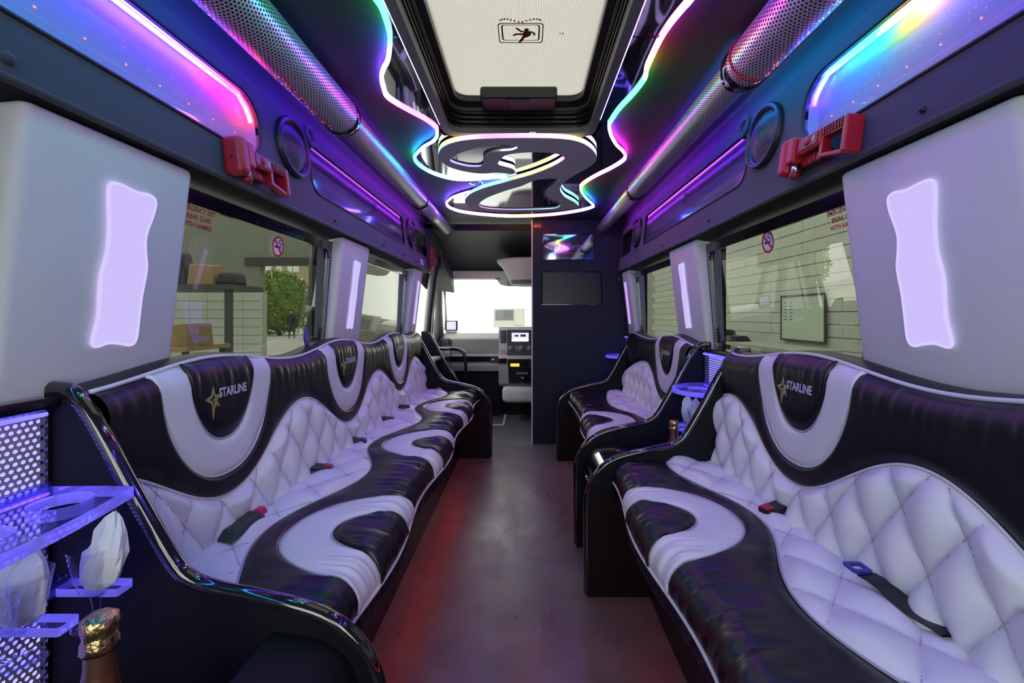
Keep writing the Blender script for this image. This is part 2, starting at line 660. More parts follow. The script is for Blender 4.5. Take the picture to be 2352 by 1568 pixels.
NICHE = {-1: [(-.2, 1.437, .114, .309, .05, .085), (1.770, 3.12, .114, .307, .06, .03), (3.46, 3.82, .118, .30, .03, .03)],
         1: [(-.2, 1.322, .114, .309, .05, .085), (1.655, 3.09, .114, .307, .055, .03), (3.46, 3.82, .118, .30, .03, .03)]}
for sg, side in ((-1, 'left'), (1, 'right')):
    hol = [list(reversed(niche_outline(*q))) for q in NICHE[sg]]
    tr = tag(empty('trim_2' if sg < 0 else 'trim_3', (0, 0, 0)), 'charcoal suede valance above the %s windows' % side, None, None, 'structure')
    plate('valance_sheet', [(-1.0, 0), (3.86, 0), (3.86, VL), (-1.0, VL)], 'suede_charcoal', tr, hol, .014, vframe(sg))
    # rolled lower lip and underside
    tube('lip', [(sg * .803, -1.0, 1.476), (sg * .803, 3.86, 1.476)], .008, 'suede_charcoal', tr)
    mk('underside', [(sg * .806, -1.0, 1.472), (sg * .806, 3.86, 1.472), (sg * .93, 3.86, 1.442), (sg * .93, -1.0, 1.442)], [(0, 1, 2, 3)], 'black_panel', tr)
    mk('cove', [(sg * .85, -1.0, 1.82), (sg * .85, 3.9, 1.82), (sg * .842, 3.9, 1.832), (sg * .842, -1.0, 1.832), (sg * .85, 3.9, 1.93), (sg * .85, -1.0, 1.93)],
       [(0, 1, 2, 3), (3, 2, 4, 5)], 'ceiling_vinyl', tr)
    # press studs along the lower edge
    for y in ((.72, 1.47, 1.95, 2.62, 3.05, 3.42, 3.70) if sg < 0 else (.9, 1.95, 2.62, 3.2, 3.55)):
        r_ = .011 if y < .8 else .0065
        lathe('stud', [(r_, 0), (r_ * .95, -.004), (r_ * .6, -.008), (.0001, -.009)], 'suede_charcoal' if y < .8 else 'black_plastic', tr, 12, vframe(sg, y, .035))

# rear end: closed doors with two windows
wbk = tag(empty('wall_back', (0, -1.02, 0)), 'dark rear doors with two windows behind the viewer', None, None, 'structure')
plate('door_skin', [(-.98, 0), (.98, 0), (.98, 1.95), (-.98, 1.95)], 'suede_charcoal', wbk, [list(reversed(rrect(-.86, -.06, .75, 1.72, .06))), list(reversed(rrect(.06, .86, .75, 1.72, .06)))], .04, ((0, 0, 0), (1, 0, 0), (0, 0, 1), (0, 1, 0)))
for x in (-.46, .46):
    plate('pane', rrect(x - .40, x + .40, .75, 1.72, .06), 'clear_glass', wbk, (), 0., ((0, .02, 0), (1, 0, 0), (0, 0, 1), (0, 1, 0)))

# partition to the driver's seat and cab header
pw = tag(empty('wall_front', (.5, 3.9, 0)), 'dark blue-black partition wall beside the cab opening', None, None, 'structure')
_fr = ((0, 0, 0), (1, 0, 0), (0, 0, 1), (0, 1, 0))
plate('partition_sheet', [(-.425, 0), (.42, 0), (.42, 1.92), (-.425, 1.92)], 'partition_vinyl', pw, [list(reversed(rrect(-.352, .170, 1.188, 1.482, .012)))], .04, _fr)
box('edge_strip', -.435, -.426, -.004, .05, 0, 1.92, 'cream_plastic', pw)
box('recess_back', -.37, .19, .02, .03, 1.18, 1.49, 'black_panel', pw)

hd = tag(empty('trim_4', (-.4, 3.95, 1.9)), 'black headliner above the cab opening', None, None, 'structure')
prof = [(0, -.005), (0, -.04), (.03, -.05), (.3, -.06), (.62, -.12), (.85, -.22), (.97, -.33)]
vs = []
for y, z in prof:
    vs += [(-.55, y, z), (.5, y, z)]
mk('headliner', vs, [(2 * i, 2 * i + 1, 2 * i + 3, 2 * i + 2) for i in range(len(prof) - 1)], 'ceiling_vinyl', hd, True)
box('header_panel', -.20, .45, -.012, .002, -.062, -.008, 'black_panel', hd, .004)
box('header_slit', -.18, .36, -.014, -.010, -.022, -.019, 'black_gloss', hd)
mk('corner_cheek', [(-.55, 0, 0), (-.42, .02, 0), (-.36, .9, -.3), (-.36, 1.0, -.55), (-.52, .3, -.55), (-.55, 0, -.45)], [(0, 1, 2, 3, 4, 5)], 'ceiling_vinyl', hd)

# cab sides, pillars of the door and the windscreen
cw = tag(empty('wall_cab', (0, 4.0, 0)), 'dark cab door side with window posts', None, None, 'structure')
box('door_panel', -1.0, -.93, -.05, 1.8, 0, .88, 'dash_dark', cw)
tube('door_post', [(-.90, .12, .8), (-.88, .12, 1.1), (-.84, .10, 1.42), (-.80, .06, 1.62)], .022, 'grey_plastic', cw)
tube('door_seal', [(-.92, .30, .8), (-.90, .30, 1.1), (-.85, .28, 1.45), (-.80, .25, 1.65)], .03, 'dark_rubber', cw)
tube('door_seal', [(-.91, .43, .8), (-.895, .43, 1.1), (-.86, .40, 1.42), (-.83, .35, 1.62)], .018, 'dash_light', cw)
tube('windscreen_post', [(-.93, .95, .85), (-.92, .80, 1.15), (-.875, .55, 1.55), (-.84, .35, 1.72)], .055, 'dash_dark', cw)
tube('windscreen_post', [(-.96, 1.5, .85), (-.92, 1.1, 1.3), (-.86, .8, 1.6)], .04, 'dash_dark', cw)
box('door_header', -1.0, -.80, -.05, 1.0, 1.56, 1.95, 'ceiling_vinyl', cw)
box('far_side', .93, .97, -.05, 1.9, 0, 1.95, 'black_panel', cw)
nwin += 1
dw = tag(empty('window_%d' % nwin, (-.93, 4.1, .88)), 'clear cab door window', None, None, 'structure')
mk('pane', [(0, 0, 0), (0, 1.2, 0), (.07, .9, .7), (.07, 0, .7)], [(0, 1, 2, 3)], 'clear_glass', dw)
nwin += 1
ws = tag(empty('window_%d' % nwin, (0, 5.0, .9)), 'windscreen washed out by bright light', None, None, 'structure')
mk('pane', [(-.95, .85, -.02), (.95, .85, -.02), (.85, .05, .72), (-.85, .05, .72)], [(0, 1, 2, 3)], 'clear_glass', ws)
cr_ = tag(box('trim_5', -.9, .9, 4.96, 5.12, 1.50, 1.66, 'cream_plastic', None, .02), 'cream rail along the top of the windscreen', None, None, 'structure')
rf = tag(box('ceiling', -.98, .98, 3.98, 5.1, 1.93, 1.97, 'ceiling_vinyl'), 'cab roof skin', None, None, 'structure')

# ------------------------------------------------------------------ pillar covers with glowing wavy panels
GLOW = [(0.925, 1.37), (0.949, 1.371), (0.987, 1.366), (1.018, 1.369), (1.034, 1.36), (1.033, 1.332), (1.019, 1.28), (1.023, 1.242), (1.031, 1.204), (1.026, 1.144), (1.026, 1.085), (1.025, 1.048), (1.013, 1.035), (0.988, 1.04), (0.957, 1.043), (0.929, 1.037), (0.92, 1.049), (0.926, 1.096), (0.923, 1.149), (0.922, 1.184), (0.929, 1.229), (0.927, 1.282), (0.919, 1.333), (0.917, 1.361)]
GLOW = catmull(GLOW, True, 3)
PLAB = {(-1, 0): 'large white suede pillar cover nearest on the left, lit lilac panel', (-1, 1): 'white pillar cover between the two left windows',
        (-1, 2): 'narrow pale pillar cover beside the cab door', (1, 0): 'large white suede pillar cover nearest on the right, lit lilac panel',
        (1, 1): 'white pillar cover between the two right windows', (1, 2): 'small cream pillar cover beside the dark partition'}
for sg in (-1, 1):
    for k, (a, b) in enumerate(PIL[sg]):
        t = thing('pillar_cover', PLAB[(sg, k)], 'pillar', (sg * .88, (a + b) / 2, .92), 0, 'upholstered pillar covers')
        h = (b - a) / 2
        x0, x1 = sg * (xp(.92) - .88), sg * (xp(1.468) - .88)
        xb0, xb1 = sg * .055, sg * .02
        hexa('cover', [(x0, -h, 0), (x0, h, 0), (xb0, h, 0), (xb0, -h, 0), (x1, -h, .546), (x1, h, .546), (xb1 + sg * .01, h, .546), (xb1 + sg * .01, -h, .546)],
             'suede_white', t, .018, 3, True)
        kx = 1.0 if k == 0 else (.62 if k == 1 else .36)
        ol = [((y - .975) * kx, z - .92) for y, z in GLOW]
        if sg < 0 and k == 0:
            ol = [((y - .955), z - .92) for y, z in GLOW]
        V = Vector((-sg * .1176, 0, 1))
        gl = plate('light_panel', ol, 'glow_lilac' if not (sg > 0 and k == 2) else 'glow_magenta', t, (), -.006, ((-sg * .0035, 0, 0), (0, 1, 0), V, (sg, 0, 0)))
        gl.location.x = sg * (xp(.92) - .88)
        gl['label'] = 'lilac backlit wavy panel'
        rm = tube('light_rim', [Vector((-sg * .0085, 0, 0)) + Vector((0, 1, 0)) * a_ + V * b_ for a_, b_ in [(q[0] * .97, q[1]) for q in ol]], .0035 if k == 0 else .0022, 'glow_rim', gl, 6, True)

# ------------------------------------------------------------------ outside: garage, yard, street
mat('concrete', (.42, .42, .38), .9, var=(2, .15))
mat('white_block', (.62, .64, .58), .85, bump=(30, .25, 4), var=(4, .08))
mat('mortar', (.40, .41, .37), .9)
mat('garage_grey', (.23, .24, .21), .9, var=(1, .1))
mat('steel_dark', (.05, .055, .055), .5)
mat('brick_tan', (.42, .33, .20), .9, var=(14, .2))
mat('render_white', (.80, .80, .78), .9)
mat('pane_pale', (.75, .80, .80), .2)
mat('cardboard', (.30, .20, .11), .85, var=(6, .15))
mat('black_bag', (.02, .02, .022), .5, bump=(9, .6, 4))
mat('wood_top', (.33, .22, .12), .6)
mat('leaf', (.17, .24, .055), .75, var=(2, .5))
mat('bark', (.10, .07, .05), .9)
mat('jacket', (.035, .038, .045), .85)
mat('trousers', (.06, .065, .085), .85)
mat('skin', (.45, .28, .20), .7)
mat('car_paint', (.012, .013, .016), .25, coat=.5)
mat('whiteboard', (.60, .68, .60), .35)
GZ = -.30
gr = tag(box('ground', -60, 60, -12, 90, GZ - .1, GZ, 'concrete'), 'pale concrete ground of the yard outside', None, None, 'structure')

# right: painted block wall, built block by block where the windows show it
bw = tag(empty('wall_garage', (3.6, 2.0, GZ)), 'white painted block wall outside the right windows', None, None, 'structure')
box('mortar_bed', .012, .2, -6, 12.5, 0, 3.6, 'mortar', bw)
blk = None
for r in range(15):
    for c in range(20):
        if blk is None:
            bm = bmesh.new()
            bbox(bm, 0, .03, -.247, .247, -.07, .07, .004, 1)
            blk = bm_obj('block', bm, 'white_block', bw)
            o = blk
        else:
            o = blk.copy()
            COL.objects.link(o)
        o.location = (random.uniform(-.003, .003), .9 + c * .5 + (.25 if r % 2 else 0), .62 + r * .15)
wb = thing('whiteboard', 'green-tinted whiteboard with faint notes on the block wall', 'whiteboard', (3.57, 5.85, 1.05))
box('board', -.012, .0, -.45, .45, -.26, .30, 'whiteboard', wb)
for a in ((-.45, .45, -.285, -.26), (-.45, .45, .30, .325)):
    box('frame_rail', -.02, 0, a[0], a[1], a[2], a[3], 'steel_dark', wb)
for a in (-.47, .45):
    box('frame_rail', -.02, 0, a, a + .02, -.285, .325, 'steel_dark', wb)
nm = bmesh.new()
for i in range(6):
    for q in (.2, .33):
        bbox(nm, -.0135, -.0125, q, q + random.uniform(.04, .07), .22 - i * .045, .23 - i * .045)
wn = bm_obj('handwriting', nm, 'steel_dark', wb)
wn['kind'] = 'stuff'
wbn = thing('workbench', 'cluttered workbench along the block wall', 'workbench', (3.2, 6.6, GZ))
box('top', -.25, .3, -1.6, 1.9, .98, 1.02, 'dash_light', wbn)
for y in (-1.5, .2, 1.8):
    box('leg', -.2, -.14, y - .03, y + .03, 0, .98, 'steel_dark', wbn)
for k, (y, h, l) in enumerate(((7.3, .16, .35), (7.85, .24, .3), (6.9, .08, .4))):
    o = hexa('tool_case', [(3.0, y - l / 2, .72), (3.35, y - l / 2, .72), (3.35, y + l / 2, .72), (3.0, y + l / 2, .72),
                           (3.05, y - l / 2.3, .72 + h), (3.3, y - l / 2.3, .72 + h), (3.3, y + l / 2.5, .72 + h), (3.05, y + l / 2.5, .72 + h)], 'black_bag', None, .02)
    tag(o, ('black tool case on the workbench left of the whiteboard', 'tallest black tool case on the workbench', 'flat black tool case on the workbench')[k], 'case', 'cases on the workbench')
o = tube('metal_rod', [(3.3, 4.85, GZ), (3.582, 4.5, 1.4)], .012, 'steel_dark')
tag(o, 'dark metal rod leaning on the block wall', 'rod')

# left and front: garage wall with a doorway, shelf with boxes
gw = tag(empty('wall_garage_front', (-6, 11, GZ)), 'grey garage wall with open doorway seen through the left window', None, None, 'structure')
box('wall_panel', -7, -.40, 0, .2, 0, 4.5, 'garage_grey', gw)
box('wall_panel', .95, 3.3, 0, .2, 0, 4.5, 'garage_grey', gw)
box('wall_panel', -.40, .95, 0, .2, 2.62, 4.5, 'garage_grey', gw)
box('lintel', -.75, 1.2, -.06, 0, 2.62, 2.80, 'steel_dark', gw)
box('door_jamb', .80, 1.0, -.08, .02, 0, 2.62, 'steel_dark', gw)
box('side_panel', -7, -6.8, -14, 0, 0, 4.5, 'garage_grey', gw)
lw = tag(empty('wall_low', (-5.75, 8.0, GZ)), 'low white painted brick wall below the storage shelf', None, None, 'structure')
box('mortar_bed', -.5, 1.1, 0, .2, 0, 1.82, 'mortar', lw)
blk2 = None
for r in range(12):
    for c in range(5):
        if blk2 is None:
            bm = bmesh.new()
            bbox(bm, -.155, .155, -.012, .02, -.07, .07, .003, 1)
            blk2 = bm_obj('brick', bm, 'white_block', lw)
            o = blk2
        else:
            o = blk2.copy()
            COL.objects.link(o)
        o.location = (-.30 + c * .315, 0, .08 + r * .15)
sh = thing('storage_shelf', 'dark storage shelf outside the left window', 'shelf', (-5.0, 7.0, GZ))
box('deck', -1.6, .75, -.4, .4, 1.78, 1.86, 'steel_dark', sh)
for x in (-1.5, .65):
    box('post', x - .04, x + .04, -.35, -.27, 0, 1.78, 'steel_dark', sh)
for k, (x, w_, h, m_, nm_, lb) in enumerate(((-5.55, .75, .55, 'black_bag', 'bin_bag', 'large black bag heaped on the outside shelf'), (-4.95, .42, .34, 'cardboard', 'cardboard_box', 'brown cardboard box next to the black bag on the shelf'),
                                  (-5.75, .5, .15, 'wood_top', 'wooden_crate', 'tan crate at the front of the outside shelf'), (-4.55, .34, .22, 'black_bag', 'bin_bag', 'small dark bag at the end of the outside shelf'))):
    y0 = 6.93 if k != 2 else 6.61
    o = hexa(nm_, [(x - w_ / 2, y0, 1.56), (x + w_ / 2, y0, 1.56), (x + w_ / 2, y0 + .3, 1.56), (x - w_ / 2, y0 + .3, 1.56),
                   (x - w_ / 2.2, y0 + .03, 1.56 + h), (x + w_ / 2.6, y0 + .03, 1.56 + h * .9), (x + w_ / 2.6, y0 + .28, 1.56 + h), (x - w_ / 2.2, y0 + .28, 1.56 + h)], m_, None, .02 if m_ != 'black_bag' else .06)
    tag(o, lb, 'bag' if 'bag' in nm_ else 'box')
tb = thing('side_table', 'low wooden table outside the left window', 'table', (-3.3, 4.35, GZ))
box('top', -.5, .3, -.3, .3, 1.08, 1.12, 'wood_top', tb)
for x in (-.45, .25):
    for y in (-.25, .25):
        box('leg', x - .02, x + .02, y - .02, y + .02, 0, 1.08, 'steel_dark', tb)
o = hexa('cardboard_box', [(-3.35, 4.2, .82), (-3.05, 4.12, .82), (-3.0, 4.4, .82), (-3.3, 4.48, .82), (-3.37, 4.2, 1.0), (-3.07, 4.12, 1.03), (-3.02, 4.4, 1.03), (-3.32, 4.48, 1.0)], 'cardboard', None, .006)
tag(o, 'brown parcel box standing on the low table', 'box')

# street beyond the doorway
bl = thing('brick_building', 'tan brick building with white windows beyond the bush', 'building', (-24, 48, GZ))
box('facade', -2.7, 5, 0, 6, 0, 14, 'brick_tan', bl)
box('ground_floor_render', .1, 5, -.15, 0, 0, 4.35, 'render_white', bl)
box('neighbour_wall', -9.5, -2.72, -.4, 3, 0, 14, 'render_white', bl)
for (x, z, w_, h) in ((-2.36, 4.4, .3, .95), (-1.95, 4.4, .3, .95), (-1.2, 4.35, .5, 1.05), (-.65, 4.35, .55, 1.05), (-.05, 4.35, .55, 1.05), (-2.3, 6.0, .6, 1.2), (-1.1, 6.0, .5, 1.2), (-.5, 6.0, .6, 1.2), (.35, .3, .45, 3.4), (.95, .3, .5, 3.4)):
    gf = z < 3
    wf = box('window_unit', x, x + w_, -.2 if gf else -.06, .02, z, z + h, 'render_white', bl)
    box('window_pane', x + .05, x + w_ - .05, -.24 if gf else -.09, -.05, z + .06, z + h - .06, 'steel_dark' if gf else 'pane_pale', wf)
bs = thing('bush', 'tall yellow-green bush across the yard', 'bush', (-17.6, 32.5, GZ))
lv, lf = [], []
for i in range(2600):
    a = random.uniform(0, 2 * PI)
    u = random.uniform(-1, 1)
    rr = random.uniform(.72, 1.05)
    q = math.sqrt(1 - u * u)
    hh = 2.35 + 2.25 * u * rr
    p = Vector((2.5 * rr * q * math.cos(a) * (1.1 - .12 * hh / 2), 1.7 * rr * q * math.sin(a), max(.1, hh)))
    d1 = Vector((random.gauss(0, 1), random.gauss(0, 1), random.gauss(0, 1))).normalized() * .16
    d2 = Vector((random.gauss(0, 1), random.gauss(0, 1), random.gauss(0, 1))).normalized() * .10
    n_ = len(lv)
    lv += [p - d1, p + d2, p + d1, p - d2]
    lf.append((n_, n_ + 1, n_ + 2, n_ + 3))
o = mk('foliage', lv, lf, 'leaf', bs)
o['kind'] = 'stuff'
vs, fs = [], []
bm = bmesh.new()
bmesh.ops.create_icosphere(bm, subdivisions=3, radius=1)
for v in bm.verts:
    v.co = Vector((v.co.x * 2.1, v.co.y * 1.4, 2.3 + v.co.z * 1.95)) * random.uniform(.93, 1.05)
bm_obj('crown', bm, 'leaf', bs)
tube('stem', [(0, 0, 0), (.1, 0, 1.2), (0, .1, 2.2)], [.16, .12, .08], 'bark', bs)

pe = thing('person', 'person in dark jacket and jeans standing in the yard', 'person', (-14.4, 28.0, GZ))
J = [(0, 0, .95), (0, 0, 1.15), (0, 0, 1.38), (0, .01, 1.5), (0, -.01, 1.62), (0, -.01, 1.74),
     (-.19, 0, 1.40), (-.26, .02, 1.12), (-.24, -.06, .88), (-.235, -.08, .78), (.19, 0, 1.40), (.27, .02, 1.12), (.25, -.05, .88), (.245, -.07, .78),
     (-.10, 0, .88), (-.12, -.02, .50), (-.15, .03, .09), (-.17, -.10, .04), (.10, 0, .88), (.13, -.02, .50), (.16, .03, .09), (.19, -.10, .04)]
R_ = [.15, .145, .165, .06, .085, .07, .075, .055, .045, .04, .075, .055, .045, .04, .10, .07, .05, .04, .10, .07, .05, .04]
Ed = [(0, 1), (1, 2), (2, 3), (3, 4), (4, 5), (2, 6), (6, 7), (7, 8), (8, 9), (2, 10), (10, 11), (11, 12), (12, 13), (0, 14), (14, 15), (15, 16), (16, 17), (0, 18), (18, 19), (19, 20), (20, 21)]
me = bpy.data.meshes.new('body')
me.from_pydata(J, Ed, [])
ob = link('body', me, pe)
sk = ob.modifiers.new('skin', 'SKIN')
for i, r in enumerate(R_):
    me.skin_vertices[0].data[i].radius = (r, r * .8)
me.skin_vertices[0].data[0].use_root = True
sub = ob.modifiers.new('sub', 'SUBSURF')
sub.levels = sub.render_levels = 1
for q in ('jacket', 'trousers', 'skin'):
    me.materials.append(M[q])
bpy.context.view_layer.update()
_dg = bpy.context.evaluated_depsgraph_get()
nme = bpy.data.meshes.new_from_object(ob.evaluated_get(_dg))
ob.modifiers.clear()
ob.data = nme
nme.materials.clear()
for q in ('jacket', 'trousers', 'skin', 'black_bag'):
    nme.materials.append(M[q])
for p in nme.polygons:
    c = p.center
    p.material_index = 2 if c.z > 1.545 or (c.z < .83 and abs(c.x) > .2 and c.z > .7) else (3 if c.z < .1 else (1 if c.z < .92 and abs(c.x) < .22 else 0))
    p.use_smooth = True
bm = bmesh.new()
bmesh.ops.create_icosphere(bm, subdivisions=2, radius=.095)
for v in bm.verts:
    v.co = Vector((v.co.x, v.co.y + .015, 1.73 + max(-.01, v.co.z)))
bm_obj('hair', bm, 'black_bag', pe, True)

ca_ = thing('parked_car', 'dark car parked by the doorway edge', 'car', (-11.9, 28.4, GZ))
cp = catmull([(-.9, .25), (-.95, .75), (-.85, .95), (-.70, 1.45), (-.55, 1.52), (.55, 1.52), (.70, 1.45), (.85, .95), (.95, .75), (.9, .25)], False, 3)
vs = [(x, y, z) for y in (-2.0, 2.0) for x, z in cp]
n_ = len(cp)
mk('body', vs, [tuple(range(n_))[::-1], tuple(range(n_, 2 * n_))] + [(i, (i + 1) % n_, n_ + (i + 1) % n_, n_ + i) for i in range(n_)], 'car_paint', ca_)
box('rear_window', -.62, .62, -2.02, -1.99, 1.0, 1.4, 'pane_pale', ca_)
for x in (-.85, .85):
    for y in (-1.3, 1.3):
        lathe('wheel', [(.0001, -.1), (.28, -.1), (.32, -.07), (.32, .07), (.28, .1), (.0001, .1)], 'dark_rubber', ca_, 16, ((x, y, .32), (0, 1, 0), (0, 0, 1), (1, 0, 0)))

# bright yard ahead of the windscreen
yb = thing('white_building', 'pale building with a wide window straight ahead of the windscreen', 'building', (-.6, 22, GZ))
box('facade', -9, 8, 0, 3, 0, 5.5, 'render_white', yb)
wf = box('window_unit', -.95, .55, -.06, .02, .85, 1.75, 'garage_grey', yb)
box('window_pane', -.85, .0, -.09, -.05, 1.2, 1.68, 'steel_dark', wf)
box('window_pane', .05, .5, -.09, -.05, .95, 1.68, 'garage_grey', wf)

# ------------------------------------------------------------------ roof hatch
ht = thing('roof_hatch', 'roof hatch with ribbed white glass and black frame', 'hatch', (-.012, 1.24, 1.90))
hw, hl = .33, .79


def ring(name, o, i, z0, z1, m, parent):
    return plate(name, o, m, parent, [list(reversed(i))], z1 - z0, ((0, 0, z0), (1, 0, 0), (0, 1, 0), (0, 0, 1)))


R1 = rrect(-hw, hw, -hl, hl, .07)
R2 = rrect(-hw + .03, hw - .03, -hl + .03, hl - .045, .07)
R3 = rrect(-.288, .288, -.745, .725, .07)
R4 = rrect(-.262, .262, -.70, .665, .055)
ring('flange', R1, R2, -.004, .02, 'hatch_trim', ht)
for k in range(4):
    q = .004 * k
    ring('rib', rrect(-hw + .02, hw - .02, -hl + .02, hl - .03, .07), rrect(-hw + .030 + q, hw - .030 - q, -hl + .03 + q, hl - .046 - q * 2.2, .07), .02 + .016 * k, .031 + .016 * k, 'hatch_frame', ht)
ring('reveal', rrect(-hw + .01, hw - .01, -hl + .01, hl - .01, .07), R3, .085, .098, 'hatch_trim', ht)
ring('glazing_frame', rrect(-.30, .30, -.76, .74, .07), R4, .098, .128, 'hatch_frame', ht)
ring('outer_kerb', rrect(-hw - .02, hw + .02, -hl - .02, hl + .02, .07), rrect(-hw + .02, hw - .02, -hl + .02, hl - .03, .07), .02, .14, 'hatch_frame', ht)
plate('glass', rrect(-.275, .275, -.715, .68, .06), 'hatch_film', ht, (), .004, ((0, 0, .122), (1, 0, 0), (0, 1, 0), (0, 0, 1)))
hb = box('handle_block', -.155, .155, .575, .70, .070, .118, 'black_plastic', ht, .01)
box('handle_recess', -.038, .040, .600, .66, .062, .071, 'dark_rubber', ht, .004)
box('pull_lip', -.045, .047, .588, .602, .056, .074, 'black_plastic', ht, .003)
# printed emergency pictogram on the glass
pf = ((.012, .245, .1205), (1, 0, 0), (0, -1, 0), (0, 0, 1))
pp = thing('hatch_pictogram', 'dark red emergency exit pictogram printed on the hatch glass', 'sign', (-.012, 1.24, 1.90))
plate('border', rrect(-.073, .073, -.052, .052, .012), 'maroon_print', pp, [list(reversed(rrect(-.070, .070, -.049, .049, .011)))], .0008, pf)
plate('inner_border', rrect(-.062, .062, -.038, .044, .010), 'maroon_print', pp, [list(reversed(rrect(-.057, .057, -.0365, .0425, .008)))], .0008, pf)
plate('figure_head', circ(.019, .018, .008, 14), 'maroon_print', pp, (), .0009, pf)
plate('figure_body', [(-.012, .030), (-.008, .026), (.002, .014), (.012, .011), (.034, .011), (.046, .004), (.048, -.010), (.042, -.011), (.040, .001), (.034, .004), (.034, -.008), (.024, -.018), (.012, -.024), (.006, -.040), (-.003, -.050), (-.008, -.046), (-.002, -.034), (.004, -.020), (.008, -.010), (-.012, -.007), (-.022, -.014), (-.027, -.010), (-.016, .0), (.008, .0), (.010, .006), (-.001, .008), (-.013, .021), (-.016, .028)], 'maroon_print', pp, (), .0009, pf)
for k in range(14):
    a = PI * (.12 + .76 * k / 13)
    plate('letter_mark', circ(.075 * -math.cos(a) * .9, .054 + .018 * math.sin(a * 2 if k < 7 else a * 2 - PI), .0028, 6, .0042), 'maroon_print', pp, (), .0008, pf)
lettering('small_mark', 'S4', .018, ((.145, .245, .1203), (1, 0, 0), (0, -1, 0), (0, 0, 1)), 'maroon_print', pp)
# ------------------------------------------------------------------ mirrored ceiling panels with light strips
ML = [(-0.361, 1.16), (-0.36, 1.212), (-0.367, 1.275), (-0.375, 1.313), (-0.396, 1.376), (-0.419, 1.432), (-0.445, 1.476), (-0.469, 1.531), (-0.484, 1.601), (-0.491, 1.667), (-0.469, 1.726), (-0.43, 1.796), (-0.391, 1.864), (-0.368, 1.931), (-0.367, 1.965)]
MLF = [(-0.367, 1.965), (-0.382, 2.035), (-0.415, 2.096), (-0.471, 2.161), (-0.524, 2.251), (-0.547, 2.304), (-0.555, 2.394), (-0.532, 2.505), (-0.484, 2.598), (-0.409, 2.669), (-0.323, 2.683), (-0.233, 2.663), (-0.143, 2.634), (-0.074, 2.64), (-0.043, 2.598)]
MF = [(-0.076, 2.698), (-0.25, 2.846), (-0.448, 3.033), (-0.526, 3.171), (-0.551, 3.255), (-0.547, 3.391), (-0.465, 3.528), (-0.264, 3.633), (-0.061, 3.671), (0.214, 3.617), (0.414, 3.488), (0.501, 3.377), (0.506, 3.299), (0.417, 3.071), (0.363, 2.873), (0.367, 2.759), (0.417, 2.612), (0.479, 2.479), (0.519, 2.359), (0.516, 2.282), (0.487, 2.21), (0.442, 2.133), (0.398, 2.027), (0.374, 1.946), (0.365, 1.901)]
MR = [(0.365, 1.901), (0.377, 1.776), (0.405, 1.645), (0.418, 1.541), (0.409, 1.476), (0.407, 1.416), (0.407, 1.32), (0.414, 1.249), (0.428, 1.183), (0.434, 1.16)]
OO = [(-0.042, 2.457), (-0.061, 2.482), (-0.133, 2.462), (-0.232, 2.475), (-0.323, 2.431), (-0.39, 2.351), (-0.409, 2.25), (-0.404, 2.187), (-0.37, 2.099), (-0.308, 2.036), (-0.203, 1.998), (-0.019, 1.985), (0.158, 1.992), (0.255, 2.03), (0.329, 2.128), (0.366, 2.25), (0.348, 2.363), (0.298, 2.475), (0.245, 2.612), (0.224, 2.766), (0.266, 2.957), (0.351, 3.113), (0.388, 3.265), (0.254, 3.344), (-0.022, 3.392), (-0.245, 3.382), (-0.367, 3.287), (-0.398, 3.113), (-0.356, 2.938), (-0.243, 2.766), (-0.091, 2.627), (0.046, 2.501), (0.146, 2.375), (0.201, 2.271), (0.205, 2.224), (0.171, 2.177), (0.099, 2.157), (0.014, 2.157), (-0.073, 2.187), (-0.11, 2.261), (-0.125, 2.328), (-0.088, 2.368), (-0.05, 2.406)]
H1 = [(-0.363, 2.282), (-0.318, 2.187), (-0.253, 2.128), (-0.178, 2.081), (-0.109, 2.062), (-0.041, 2.071), (-0.021, 2.099), (-0.057, 2.137), (-0.135, 2.151), (-0.187, 2.208), (-0.2, 2.316), (-0.229, 2.368), (-0.298, 2.358)]
H3 = [(-0.313, 3.176), (-0.244, 2.994), (-0.108, 2.815), (-0.014, 2.718), (0.073, 2.598), (0.157, 2.569), (0.21, 2.598), (0.181, 2.687), (0.142, 2.815), (0.158, 2.957), (0.238, 3.113), (0.256, 3.22), (0.197, 3.301), (-0.076, 3.334), (-0.27, 3.287)]
ML = [(-.40, .5), (-.47, .7), (-.46, .9), (-.39, 1.06)] + ML
MR = MR + [(.46, 1.02), (.50, .85), (.47, .65), (.42, .5)]
cML, cMLF, cMF, cMR = catmull(ML), catmull(MLF), catmull(MF), catmull(MR)
ZM = 1.905
FRM = ((0, 0, ZM), (1, 0, 0), (0, 1, 0), (0, 0, 1))
mt = thing('ceiling_mirror', 'wavy mirrored panels around the hatch edged with rainbow light strip', 'mirror', (0, 0, 0))
hxl, hxr = -.344, .320


def cutcurve(c, y0, y1):
    return [p for p in c if y0 <= p[1] <= y1]


SEAM = 1.312
a = cutcurve(cML, 0, SEAM)
plate('mirror_panel', [(hxl, .5)] + a + [(a[-1][0], SEAM), (hxl, SEAM)], 'mirror', mt, (), .008, FRM)
a = cutcurve(cML, SEAM + .004, 3)
plate('mirror_panel', [(hxl, SEAM + .004)] + a + [(hxl, 1.962)], 'mirror', mt, (), .008, FRM)
a = cutcurve(cMR, 0, SEAM)
plate('mirror_panel', [(hxr, SEAM)] + a + [(hxr, .5)], 'mirror', mt, (), .008, FRM)
a = cutcurve(cMR, SEAM + .004, 3)
plate('mirror_panel', [(hxr, 1.905)] + a + [(hxr, SEAM + .004)], 'mirror', mt, (), .008, FRM)
front = [(-.35, 2.034), (-.36, 1.968)] + cMLF[1:] + cMF + [(.34, 1.908), (.325, 2.034)]
plate('mirror_panel', front, 'mirror', mt, (), .008, FRM)
zl = ZM - .004


